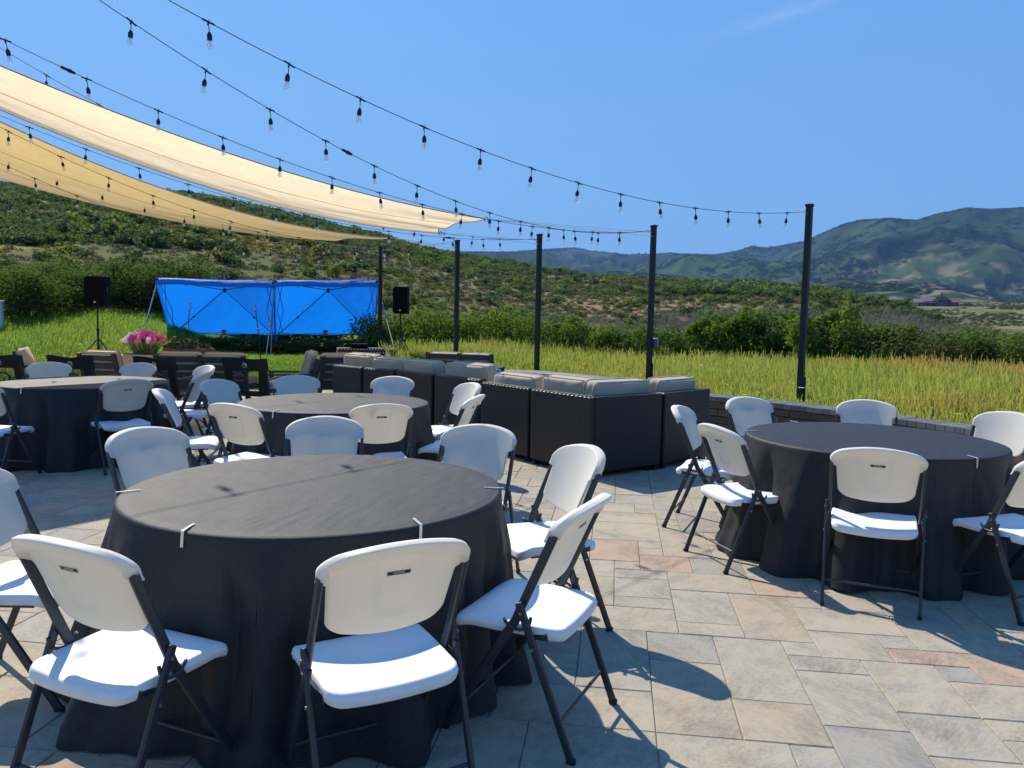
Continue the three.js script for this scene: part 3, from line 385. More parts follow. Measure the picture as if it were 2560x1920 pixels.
// ---------- string lights ----------
const cableMat = std([0.010, 0.011, 0.014], 0.6), glassMat = std([0.95, 0.96, 0.97], 0.12, { transmission: 0.80, thickness: 0, ior: 1.5 }), filamentMat = std([0.75, 0.55, 0.38], 0.4), tipMat = std([0.9, 0.9, 0.9], 0.2);
const socketGeo = merge([rod([0, -0.076, 0], [0, -0.098, 0], 0.011, 10, 0.018).scale(1, 1, 1), rod([0, -0.096, 0], [0, -0.132, 0], 0.0195, 12, 0.0185)]);
const bulbGeo = new THREE.LatheGeometry([[0.0125, 0], [0.0135, -0.008], [0.020, -0.024], [0.0245, -0.038], [0.0235, -0.050], [0.016, -0.062], [0.006, -0.067], [0.0005, -0.068]].map(([r, y]) => new THREE.Vector2(r, y)), 14).translate(0, -0.131, 0);
const filGeo = merge([rod([0, -0.133, 0], [0, -0.150, 0], 0.003, 6), rod([0.003, -0.146, 0], [0.003, -0.178, 0], 0.0022, 5), rod([-0.003, -0.146, 0], [-0.003, -0.178, 0], 0.0022, 5)]);
const teeGeo = merge([rod([-0.045, 0, 0], [0.045, 0, 0], 0.0075, 8), rod([0, 0.004, 0], [0, -0.026, 0], 0.010, 8, 0.005), new THREE.TorusGeometry(0.007, 0.0018, 5, 10).translate(0, 0.012, 0)]);
function strand(label, pole, deg, c, s0, step, n, extra, plug, seed) {
  const [px, pz] = poleAt[pole], a = rad(deg), ux = Math.sin(a), uz = Math.cos(a), R = rng(seed), g = thing('string_light', label, 'string lights', [px, 0, pz], 0, 'strings of hanging bulbs from the poles');
  const K = 0.85, hgt = (s) => EYE + K * (c[0] * (s / K) ** 2 + c[1] * (s / K) + c[2] - EYE), at = (s) => [ux * s, hgt(s), uz * s];
  const smax = (s0 + step * (n + extra)) * K, pts = []; for (let i = 0; i <= 48; i++) pts.push(at(smax * i / 48));
  mesh('cable', merge([tube(pts, 0.0036, 160, 5), tube([[0, hgt(0), 0], [-0.03, hgt(0) - 0.06, 0.04], [0.02, hgt(0) - 0.30, 0.05]], 0.004, 12, 5)]), cableMat, g);
  for (let i = 0; i < n + extra; i++) { const s = (s0 + step * i) * K, p = at(s), sl = (hgt(s + 0.05) - hgt(s - 0.05)) / 0.1, lx = (R() - 0.5) * 0.32, lz = (R() - 0.5) * 0.32, fall = [Math.sin(lz) * 0.076, -Math.cos(lx) * 0.0, 0];
    const b = mesh('lamp', socketGeo, cableMat, g); b.position.set(...p); b.rotation.set(lx, a, lz, 'YXZ');
    mesh('drop_cord', merge([rod([0, -0.02, 0], [0, -0.08, 0], 0.0036, 6), teeGeo.clone().applyMatrix4(M4(0, 0, 0, 0, Math.PI / 2, 0)).applyMatrix4(M4(0, 0, 0, -Math.atan(sl), 0, 0))]), cableMat, b); mesh('glass_bulb', bulbGeo, glassMat, b); mesh('filament', filGeo, filamentMat, b); }
  if (plug) { const s = plug * K, p = at(s), q = at(s + 0.06), r = at(s - 0.06); mesh('plug_connector', merge([rod(r, q, 0.014, 8), rod([(r[0] + p[0]) / 2, (r[1] + p[1]) / 2, (r[2] + p[2]) / 2], p, 0.019, 8)]), cableMat, g); } }
strand('topmost string of bulbs running to the pole beyond the low wall', 4, -52.5, [0.0245, -0.1471, 3.2403], 0.59, 0.7175, 13, 7, 0, 1);
strand('second string of bulbs from the top, ending at the pole with outlet box', 3, -38, [0.0261, -0.1825, 3.2666], 1.3, 0.752, 13, 4, 7.75, 2);
strand('string of bulbs third from the top with plug at upper left', 3, -48, [0.0206, -0.1297, 3.2317], 1.02, 0.758, 14, 3, 10.3, 3);
strand('string of bulbs crossing just under the upper tan sail', 2, -53, [0.0294, -0.0989, 3.2339], 1.1, 0.70, 13, 3, 0, 4);
strand('string of bulbs in the gap between the two tan sails', 2, -53, [0.0216, -0.1174, 3.2446], 1.54, 0.746, 12, 3, 2.4, 5);
strand('string of bulbs along the lower tan sail toward the loveseat pole', 1, -42.5, [0.0309, -0.2036, 3.3188], 1.52, 0.734, 12, 3, 0, 6);
strand('string of bulbs hanging against the lower yellow sail', 1, -53, [0.0187, -0.0595, 2.9846], 1.3, 0.727, 12, 3, 0, 7);
strand('lowest string of bulbs along the bottom sail edge to the canopy pole', 0, -34, [0.0254, -0.1599, 3.2165], 0.72, 0.749, 12, 2, 0, 8);

// ---------- shade sails ----------
const sailBump = tex(256, 256, (x, y) => { const v = 0.5 + 0.2 * Math.sin(x * 2 * Math.PI * 50) + 0.3 * tfbm(x, y, 8, 81, 4); return [v, v, v]; });
const sailTint = (b) => tex(256, 256, (x, y) => { const v = 0.92 + 0.10 * tfbm(x, y, 5, b, 4) + 0.06 * tfbm(x, y, 40, b + 2, 2); return [v, v, v]; });
function sail(label, A, B, ca, cb, deg, L, mat, belly, tips, seed) { // near corner A, far corner B, both edges run off at the bearing
  const a = rad(deg), ux = Math.sin(a), uz = Math.cos(a), g = thing('shade_sail', label, 'shade sail', [A[0], 0, A[1]]);
  const hA = (s) => ca[0] * s * s + ca[1] * s + ca[2], hB = (s) => cb[0] * s * s + cb[1] * s + cb[2];
  const f = (u, v) => { const s0 = u * L, pinch = 0.34 * Math.sin(Math.PI * v) * (1 - u) * (1 - u), s = s0 + pinch; const side = 0.24 * Math.sin(Math.PI * Math.min(1, u * 0.9)) * (0.5 - v) * 2 * 0.55; const vv = v + side * 0.18; const x = lerp(A[0], B[0], vv) + ux * s - A[0], z = lerp(A[1], B[1], vv) + uz * s - A[1]; const sag = belly * Math.sin(Math.PI * v) * (0.35 + 0.65 * Math.sin(Math.PI * clamp(u * 1.05))) + 0.03 * fbm(u * 9, v * 3, seed, 3) * Math.sin(Math.PI * v) + 0.02 * Math.sin(v * 17 + u * 5) * Math.exp(-u * 5) * Math.sin(Math.PI * v); return [x, lerp(hA(s), hB(s), v) - sag, z, s * 1.0, v * 3]; };
  mesh('fabric', grid(110, 44, f), mat, g);
  const hem = (v) => { const P = []; for (let i = 0; i <= 60; i++) { const q = f(i / 60, v); P.push([q[0], q[1], q[2]]); } return tube(P, v > 0 && v < 1 ? 0.0055 : 0.008, 110, 5); }, end = []; for (let i = 0; i <= 24; i++) { const q = f(0, i / 24); end.push([q[0], q[1], q[2]]); }
  mesh('hem', merge([hem(0), hem(1), tube(end, 0.008, 60, 5)]), std([0.42, 0.30, 0.20], 0.9), g);
  for (const v of [0.34, 0.68]) mesh('seam', hem(v), mat.clone(), g);
  tips.forEach(([v, p]) => { const q = f(0, v), to = [poleAt[p][0] - A[0], PH - 0.12, poleAt[p][1] - A[1]]; mesh('corner_ring', new THREE.TorusGeometry(0.03, 0.007, 6, 16).translate(q[0], q[1], q[2]), std([0.55, 0.25, 0.06], 0.5), g); for (const d of [0, 0.035]) mesh('rope', rod([q[0], q[1], q[2]], [to[0], to[1] - d * 2, to[2] + d], 0.0035, 6), std([0.62, 0.58, 0.50], 0.9), g); }); }
sail('upper cream shade sail with pointed corner against the sky', [-0.44, -12], [-1.28, -13.6], [0.0205, 0.0363, 2.954], [0.0284, -0.0260, 2.894], -52, 11.5, std([0.94, 0.73, 0.46], 1, { transmission: 0.82, thickness: 0, map: sailTint(91), bumpMap: sailBump, bumpScale: 0.004, side: THREE.DoubleSide }), 0.13, [[0, 3], [1, 2]], 3);
sail('lower yellow tan shade sail above the hillside', [-2.1, -14], [-4.34, -16.5], [0.0353, -0.0222, 2.83], [0.0215, -0.0066, 3.02], -52, 10.5, std([0.76, 0.52, 0.19], 1, { transmission: 0.76, thickness: 0, map: sailTint(95), bumpMap: sailBump, bumpScale: 0.004, side: THREE.DoubleSide }), 0.10, [[0, 1], [1, 0]], 8);

// ---------- black camp chairs ----------
const campMat = std([0.010, 0.010, 0.011], 0.8, { bumpMap: fabricBump, bumpScale: 0.003 }), campMesh = std([0.012, 0.012, 0.013], 0.8, { transparent: true, opacity: 0.32 });
const logoMat = std([1, 1, 1], 0.7, { map: print(256, 192, (c, w, h) => { c.fillStyle = '#0c0c0d'; c.fillRect(0, 0, w, h); c.fillStyle = '#d08a35'; c.beginPath(); c.arc(168, 70, 34, 0, 7); c.fill(); c.strokeStyle = '#e6e6e4'; c.lineWidth = 17; c.lineJoin = 'miter'; c.beginPath(); c.moveTo(42, 128); c.lineTo(112, 30); c.lineTo(148, 92); c.lineTo(168, 72); c.lineTo(212, 134); c.stroke(); c.fillStyle = '#0c0c0d'; c.fillRect(46, 112, 160, 46); c.fillStyle = '#d8d8d6'; c.font = 'bold 46px sans-serif'; c.textAlign = 'center'; c.fillText('GCI', 126, 152); c.fillRect(44, 164, 170, 6); }) });
function campChair(label, pos, yaw) { const t = thing('camp_chair', label, 'camp chair', pos, rad(yaw), 'black folding camp chairs with mountain logo'); const W = 0.29;
  // local: +z forward, back at -0.22
  const bz = (y) => -0.20 - (y - 0.45) * 0.24;
  for (const s of [-1, 1]) { mesh('back_post', rod([s * W, 0.02, bz(0.02) - 0.03], [s * W, 0.90, bz(0.90)], 0.0115), steel, t); mesh('front_leg', rod([s * W, 0.02, 0.24], [s * W, 0.62, 0.20], 0.0115), steel, t); mesh('armrest', tube([[s * W, 0.64, bz(0.64)], [s * W, 0.66, -0.05], [s * W, 0.66, 0.12], [s * W, 0.60, 0.21], [s * W, 0.45, 0.215]], 0.013, 24, 8), steel, t); }
  mesh('cross_brace', rod([-W, 0.05, 0.235], [W, 0.40, 0.20], 0.009), steel, t); mesh('cross_brace', rod([W, 0.05, 0.225], [-W, 0.40, 0.19], 0.009), steel, t); mesh('cross_brace', rod([-W, 0.05, -0.28], [W, 0.40, -0.2], 0.009), steel, t); mesh('cross_brace', rod([W, 0.05, -0.29], [-W, 0.40, -0.21], 0.009), steel, t);
  mesh('seat', rbox(W * 2 - 0.02, 0.025, 0.44, 0.01, 0, 0.435, 0.0), campMat, t);
  const wob = (u) => 0.008 * Math.sin(u * 7 + pos[0]) - 0.012 * (1 - Math.abs(u - 0.5) * 2);
  const panel = (x0, x1, y0, y1, off = 0) => grid(10, 6, (u, v) => { const x = lerp(x0, x1, u), y = lerp(y0, y1, v) + (v > 0.9 && y1 > 0.85 ? wob((x + W) / (2 * W)) : 0); return [x, y, bz(y) - 0.014 + off]; });
  const band = mesh('back_panel', merge([panel(-W - 0.015, W + 0.015, 0.755, 0.915), panel(-W - 0.015, W + 0.015, 0.755, 0.915, 0.03), panel(-W - 0.015, -W + 0.11, 0.43, 0.757), panel(W - 0.11, W + 0.015, 0.43, 0.757), panel(-W + 0.11, W - 0.11, 0.43, 0.49)]), campMat, t);
  mesh('logo', grid(1, 1, (u, v) => { const y = 0.785 + v * 0.083; return [0.055 - u * 0.11, y, bz(y) - 0.0165, u, v]; }), logoMat, band);
  mesh('mesh_window', panel(-W + 0.108, W - 0.108, 0.488, 0.757, 0.004), campMesh, t); return t; }
campChair('black camp chair with sunlit curved arm at the left edge', [-6.19, 0, -9.79], 173);
campChair('black camp chair with logo behind the half shaded table, left of the arm gap', [-5.30, 0, -9.77], 170);
campChair('black camp chair with logo before the flower pot', [-4.30, 0, -9.88], 163);
campChair('black camp chair with logo and clear mesh window beside the middle table', [-3.29, 0, -10.10], 168);

// ---------- slatted patio seats ----------
const slatMat = std([0.032, 0.031, 0.032], 0.7, { bumpMap: brickBump, bumpScale: 0.002 }), slatSunlit = std([0.17, 0.16, 0.15], 0.75, { bumpMap: brickBump, bumpScale: 0.002 });  // second slat colour is a paler copy with sunlight painted in
function patioSeat(name, label, pos, yaw, W, bays, cushLabel, opt = {}) { const m = opt.grey ? slatSunlit : slatMat, t = thing(name, label, name === 'loveseat' ? 'loveseat' : 'patio chair', pos, rad(yaw), 'dark slatted patio seats with cushions'), H = opt.h || 0.80, bz = (y) => -0.30 - (y - 0.35) * 0.28, bw = W / bays;
  for (let i = 0; i <= bays; i++) mesh('back_post', bar([-W / 2 + i * bw, 0.02, bz(0.05)], [-W / 2 + i * bw, H + 0.015, bz(H + 0.015)], 0.065, 0.05, 0.006), slatMat, t);
  for (let i = 0; i < bays; i++) for (let k = 0; k < 4; k++) { const y = H - 0.055 - k * 0.125, x = -W / 2 + (i + 0.5) * bw; const b = mesh('slat', rbox(bw - 0.068, 0.092, 0.020, 0.004), m, t); b.position.set(x, y, bz(y)); b.rotation.x = -Math.atan(0.28); }
  for (const s of [-1, 1]) { mesh('front_leg', rbox(0.06, 0.56, 0.06, 0.006, s * (W / 2 - 0.0), 0.28, 0.33), slatMat, t); mesh('armrest', rbox(0.075, 0.03, 0.72, 0.008, s * (W / 2), 0.575, 0.01), slatMat, t); }
  mesh('seat_frame', rbox(W - 0.07, 0.07, 0.62, 0.006, 0, 0.30, 0.02), slatMat, t); mesh('seat_cushion', rbox(W - 0.09, 0.13, 0.60, 0.045, 0, 0.40, 0.03), opt.cush || tanCushion, t);
  const y = rad(yaw); for (let i = 0; i < bays; i++) { const x = -W / 2 + (i + 0.5) * bw, zz = bz(0.62) + 0.11, p = pillow(pos[0] + Math.cos(y) * x + Math.sin(y) * zz, pos[1] + 0.62 + (opt.up || 0), pos[2] - Math.sin(y) * x + Math.cos(y) * zz, y, -0.27, bw - 0.03, 0.46, 0.17, 3 + i + pos[0], bays > 1 ? cushLabel[i] : cushLabel, 'back cushions of the slatted patio seats', opt.cush || tanCushion, 'seat_back_cushion'); } return t; }
patioSeat('patio_chair', 'sunlit grey slatted patio chair turned sideways at far left', [-7.50, 0, -12.62], 118, 0.66, 1, 'pale cushion in the sideways patio chair at far left', { grey: 1, cush: cushionMat });  // grey picks the slats whose colour has the sunlight painted in
patioSeat('patio_chair', 'dark slatted patio chair with tan cushion left of the flowers', [-6.25, 0, -12.38], 165, 0.64, 1, 'tan cushion in the patio chair left of the flowers');
patioSeat('loveseat', 'dark slatted two seat bench before the brown planter', [-4.78, 0, -12.42], 178, 1.36, 2, ['tan cushion at the right half of the bench before the planter', 'tan cushion at the left half of the bench before the planter']);
patioSeat('patio_chair', 'dark slatted patio chair angled beside the sofa\'s far end', [-2.97, 0, -12.95], -140, 0.74, 1, 'tan cushion of the angled patio chair near the sofa');
patioSeat('patio_chair', 'dark patio chair seen from the side with a large tan cushion', [-3.36, 0, -11.85], -82, 0.62, 1, 'large tan cushion leaning in the side turned patio chair', { up: 0.07 });
patioSeat('loveseat', 'dark slatted loveseat with pale cushions by the meadow, behind the sofa', [-0.82, 0, -14.0], 166, 1.16, 2, ['pale cushion at the right half of the loveseat by the meadow', 'pale cushion at the left half of the loveseat by the meadow'], { cush: cushionMat, h: 0.84 });
{ const o = thing('low_table', 'pale low slab table between sofa and brick trough', 'table', [-0.15, 0, -11.6], -0.6); mesh('table_top', rbox(0.95, 0.07, 0.75, 0.03, 0, 0.44, 0), cushionMat, o); mesh('base', rbox(0.8, 0.38, 0.6, 0.02, 0, 0.2, 0), wicker, o);
  const b = mesh('blue_towel', merge([rbox(0.30, 0.035, 0.2, 0.015, 0, 0, 0), rbox(0.24, 0.03, 0.17, 0.014, 0.02, 0.03, 0)]), std([0.01, 0.33, 0.72], 0.7)); b.position.set(-0.36, 0.575, -13.05); b.rotation.y = -0.6; tag(b, 'bright blue folded cloth on the end of the brick trough', 'towel'); }

// ---------- stage: tipped canopies, loudspeakers, stands ----------
const stageY = 0.42;
{
  const blue = std([0.004, 0.17, 0.66], 1, { transmission: 0.68, thickness: 0, bumpMap: fabricBump, bumpScale: 0.004, side: THREE.DoubleSide, specularIntensity: 0.6 }), shiny = std([0.002, 0.17, 0.58], 0.62, { bumpMap: fabricBump, bumpScale: 0.01, side: THREE.DoubleSide }), alu = std([0.26, 0.27, 0.29], 0.5, { metalness: 0.4 }), joint = std([0.015, 0.015, 0.02], 0.6);
  const tagMat = std([1, 1, 1], 0.7, { map: print(128, 160, (c, w, h) => { c.fillStyle = '#15233f'; c.fillRect(0, 0, w, h); c.fillStyle = '#c8ccd4'; c.fillRect(8, 64, w - 16, 88); c.fillStyle = '#15233f'; c.fillRect(24, 34, 46, 12); c.fillRect(20, 84, 84, 6); c.fillRect(20, 100, 70, 6); c.fillRect(20, 116, 78, 6); c.fillStyle = '#dfe3ea'; c.font = 'bold 26px sans-serif'; c.fillText('10', 82, 44); }) });
  const Z = (p) => [p[0] * 1.07, (p[1] - EYE) * 1.07 + EYE, p[2] * 1.07];
  const make = (label, ...args) => { const [TL, TR, BR, BL] = args.slice(0, 4).map(Z), seed = args[4], legs = args[5].map((l) => l.map(Z)); const t = thing('canopy', label, 'canopy', TL); const L = (p) => [p[0] - TL[0], p[1] - TL[1], p[2] - TL[2]], c = [TL, TR, BR, BL].map((p) => V(L(p))); const mid = c.reduce((s, p) => s.add(p), new THREE.Vector3()).multiplyScalar(0.25); const n = new THREE.Vector3().crossVectors(c[1].clone().sub(c[0]), c[3].clone().sub(c[0])).normalize(); if (n.y < 0) n.negate(); const apex = mid.clone().addScaledVector(n, 0.62), A = apex.toArray();
    for (let k = 0; k < 4; k++) { const p = c[k], q = c[(k + 1) % 4]; mesh('roof_panel', grid(34, 28, (u, v) => { const e = p.clone().lerp(q, u).lerp(apex, v * 0.999), s = Math.sin(Math.PI * u) * Math.sin(Math.PI * Math.min(1, v * 1.1)); e.addScaledVector(n, -0.05 * s + 0.035 * fbm(u * 4 + k * 3, v * 4, seed, 3) * s + 0.016 * Math.sin((u * 1.0 - v) * 26 + k + 3 * u) * (1 - v) * u * s + 0.012 * Math.sin((u + v * 0.8) * 21 + k) * (1 - v) * (1 - u) * s); return [e.x, e.y, e.z, u * 2, v * 2]; }), blue, t);
      const dn = n.clone().multiplyScalar(-1); if (k !== 2) mesh('valance', grid(30, 6, (u, v) => { const e = p.clone().lerp(q, u).addScaledVector(dn, v * 0.20 * (k === 0 ? 1 : 0.8) + 0.012 * Math.sin(v * 9 + u * 6)); e.addScaledVector(mid.clone().sub(e).normalize(), -0.03 * Math.sin(v * 3) + 0.018 * fbm(u * 6, v * 5, seed + k, 3)); e.y += 0.01 * Math.sin(u * 9); return [e.x, e.y, e.z, u * 2, v]; }), k === 0 ? shiny : blue, t);
      const off = (w) => w.clone().addScaledVector(n, -0.05).toArray(); mesh('rafter', rod(off(p), off(apex), 0.013), alu, t); const h = p.clone().lerp(apex, 0.42).addScaledVector(n, -0.06); mesh('joint', rbox(0.05, 0.05, 0.05, 0.01, h.x, h.y, h.z), joint, t);
      const inn = mid.clone().sub(p.clone().lerp(q, 0.5)).normalize(), d1 = inn.clone().multiplyScalar(0.03).addScaledVector(n, -0.05), d2 = inn.clone().multiplyScalar(0.19).addScaledVector(n, -0.07), m0 = p.clone().lerp(q, 0.5); for (const [a, b] of [[p, m0], [m0, q]]) { mesh('truss_bar', rod(a.clone().add(d1).toArray(), b.clone().add(d2).toArray(), 0.009, 6), alu, t); mesh('truss_bar', rod(a.clone().add(d2).toArray(), b.clone().add(d1).toArray(), 0.009, 6), alu, t); }
      const cb = p.clone().addScaledVector(n, -0.05); mesh('corner_block', rbox(0.07, 0.08, 0.07, 0.012, cb.x, cb.y, cb.z), joint, t); }
    mesh('hub', rod(apex.clone().addScaledVector(n, -0.10).toArray(), A, 0.04, 10), joint, t);
    const lb = c[3].clone().lerp(c[2], 0.5), up = apex.clone().sub(lb).normalize(); mesh('warning_label', grid(1, 1, (u, v) => { const e = lb.clone().addScaledVector(up, 0.02 + v * 0.15).addScaledVector(n, -0.035); return [e.x + (u - 0.5) * 0.12, e.y, e.z, u, v]; }), tagMat, t);
    legs.forEach(([a, b]) => mesh('leg', merge([rod(L(a), [(L(a)[0] * 0.45 + L(b)[0] * 0.55), (L(a)[1] * 0.45 + L(b)[1] * 0.55), (L(a)[2] * 0.45 + L(b)[2] * 0.55)], 0.017), rod(L(a), L(b), 0.012)]), alu, t));
    for (const s of [0.52]) { const e = c[0].clone().lerp(c[1], s); mesh('top_spike', rod([e.x, e.y - 0.1, e.z], [e.x, e.y + 0.16, e.z], 0.005, 5), joint, t); } return t; };
  make('left of two blue canopies tipped on their sides behind the stage', [-8.08, 2.22, -17.9], [-5.44, 2.19, -17.9], [-6.02, 0.93, -19.9], [-8.62, 0.91, -19.9], 3, [[[-8.08, 2.14, -17.9], [-7.81, 0.55, -16.3]], [[-5.44, 2.12, -17.9], [-5.10, 0.42, -16.5]], [[-8.62, 0.9, -19.9], [-8.75, 0.5, -19.4]], [[-6.02, 0.93, -19.9], [-6.05, 0.45, -19.4]]]);
  make('right of two blue canopies tipped on their sides, beside the black pole', [-5.40, 2.22, -17.9], [-3.10, 2.26, -17.95], [-3.53, 0.98, -19.9], [-5.98, 0.94, -19.9], 9, [[[-5.40, 2.12, -17.9], [-5.18, 0.42, -16.4]], [[-3.10, 2.16, -17.95], [-2.47, 0.82, -16.3]], [[-3.53, 0.98, -19.9], [-3.40, 0.5, -19.4]], [[-5.98, 0.93, -19.9], [-5.9, 0.45, -19.4]]]);
  const cab = std([0.004, 0.004, 0.005], 0.8, { specularIntensity: 0.4 }), badge = std([0.55, 0.5, 0.48], 0.4);
  const speaker = (label, x, y, z, w, h, yaw, gl) => { const s = thing('loudspeaker', label, 'loudspeaker', [x, y, z], yaw, 'black loudspeakers on stands'); const sh = new THREE.Shape([[-w / 2, 0.16], [w / 2, 0.16], [w * 0.36, -0.16], [-w * 0.36, -0.16]].map((q) => new THREE.Vector2(q[0], q[1]))), g = new THREE.ExtrudeGeometry(sh, { depth: h, bevelEnabled: true, bevelSize: 0.008, bevelThickness: 0.008, bevelSegments: 2 }); g.rotateX(-Math.PI / 2); g.rotateY(Math.PI); mesh('cabinet', g.rotateY(Math.PI), cab, s); mesh('grille', rbox(w - 0.02, h - 0.03, 0.012, 0.005, 0, h / 2, -0.172), std([0.004, 0.004, 0.005], 0.9, { specularIntensity: 0.3 }), s); const f = mesh('grille', rbox(w - 0.03, h - 0.04, 0.012, 0.005, 0, h / 2, 0.172), std([0.004, 0.004, 0.005], 0.9, { specularIntensity: 0.3 }), s); mesh('badge', new THREE.CylinderGeometry(0.022, 0.022, 0.006, 16).rotateX(Math.PI / 2).translate(0, 0.07, 0.181), badge, f); mesh('handle', rbox(0.02, 0.12, 0.05, 0.008, w * 0.46, h * 0.55, 0), steel, s);
    const st = thing('speaker_stand', gl, 'speaker stand', [x, land(x, z), z], yaw, 'black tripod stands of the loudspeakers'), H = y - land(x, z); mesh('pole', merge([rod([0, 0.25, 0], [0, H, 0], 0.018), rod([0, 0.25, 0], [0, H * 0.6, 0], 0.024)]), poleMat, st); for (let k = 0; k < 3; k++) { const a = k * 2.094 + 0.4; mesh('leg', rod([Math.sin(a) * 0.03, 0.55, Math.cos(a) * 0.03], [Math.sin(a) * 0.48, 0.02, Math.cos(a) * 0.48], 0.012), poleMat, st); } mesh('collar', rod([0, H * 0.58, 0], [0, H * 0.58 + 0.06, 0], 0.032), poleMat, st); mesh('cable', tube([[0.05, H, -0.05], [0.09, H * 0.7, -0.05], [0.04, H * 0.4, -0.04], [0.10, 0.3, 0.02], [0.25, 0.02, 0.1]], 0.006), cableMat, st); };
  speaker('larger looking loudspeaker left of the blue canopies', -8.56, 1.56, -16.2, 0.41, 0.59, 0.22, 'tall stand carrying the loudspeaker left of the canopies');
  speaker('smaller looking loudspeaker right of the blue canopies', -2.52, 1.52, -17.6, 0.345, 0.585, 0.05, 'tripod stand carrying the loudspeaker right of the canopies');
  const mic = (label, x, z, top, lean) => { const m = thing('microphone_stand', label, 'microphone stand', [x, land(x, z), z], 0, 'microphone stands on the stage'), H = top - land(x, z); mesh('pole', rod([0, 0.03, 0], [lean * 0.6, H * 0.62, 0], 0.011), poleMat, m); mesh('boom', rod([lean * 0.6, H * 0.60, 0], [lean, H, 0.05], 0.009), poleMat, m); mesh('clutch', rbox(0.05, 0.06, 0.04, 0.01, lean * 0.6, H * 0.61, 0), boltMat, m); mesh('microphone_clip', merge([rbox(0.035, 0.09, 0.035, 0.008, lean + 0.01, H - 0.08, 0.05), rod([lean, H - 0.02, 0.05], [lean + 0.02, H + 0.05, 0.05], 0.014)]), boltMat, m); mesh('base', new THREE.CylinderGeometry(0.13, 0.14, 0.025, 24).translate(0, 0.0125, 0), poleMat, m); };
  mic('microphone stand leaning before the left canopy', -6.96, -16.6, 1.62, 0.16); mic('microphone stand nearer the middle leg of the canopies', -5.33, -16.6, 1.64, -0.10);
  const cb = thing('cinder_block', 'grey brown cinder block holding the right canopy leg', 'cinder block', [-2.66, 0.335, -17.33], 0.5), cm = std([0.30, 0.255, 0.20], 1, { bumpMap: brickBump, bumpScale: 0.008 }); for (const [w, h, d, x, y, z] of [[0.2, 0.035, 0.2, 0, 0.0175, 0], [0.2, 0.04, 0.2, 0, 0.2, 0], [0.2, 0.035, 0.2, 0, 0.3825, 0], [0.03, 0.33, 0.2, -0.085, 0.2, 0]]) mesh('web', rbox(w, h, d, 0.005, x, y, z), cm, cb); mesh('web', rbox(0.028, 0.33, 0.2, 0.005, 0.087, 0.2, 0), cm, cb); mesh('pallet', rbox(0.3, 0.12, 0.3, 0.01, 0, -0.06, 0), cm, cb);
  const pat = print(512, 512, (c, w, h) => { c.fillStyle = '#0e0e14'; c.fillRect(0, 0, w, h); c.fillStyle = '#a29d96'; for (let j = 0; j < 12; j++) for (let i = 0; i < 12; i++) { const x = (i + (j % 2) * 0.5) * 42.7, y = j * 42.7; c.beginPath(); c.moveTo(x + 5, y + 32); c.lineTo(x + 21, y + 8); c.lineTo(x + 37, y + 32); c.closePath(); c.fill(); } }); pat.wrapS = pat.wrapT = THREE.RepeatWrapping; pat.repeat.set(1.4, 1.4);
  const tb = thing('draped_table', 'table draped in black cloth with rows of pale triangles', 'table', [-3.02, 0, -15.6], 0.28); const drape = boxUV(rbox(0.92, 0.66, 0.5, 0.02, 0, 0.49, 0)); mesh('patterned_cloth', drape, std([1, 1, 1], 0.9, { map: pat }), tb);
  const mx = thing('audio_mixer', 'small audio mixer on the triangle patterned table', 'audio mixer', [-3.05, 0.82, -15.55], 0.2); mesh('case', bar([0, 0.02, -0.12], [0, 0.06, 0.14], 0.36, 0.05, 0.01), cab, mx); mesh('panel', bar([0.02, 0.052, -0.10], [0.02, 0.09, 0.12], 0.3, 0.012, 0.004), std([0.05, 0.16, 0.35], 0.35), mx); mesh('rear_housing', rbox(0.1, 0.08, 0.05, 0.01, -0.02, 0.09, -0.10), cab, mx);
}
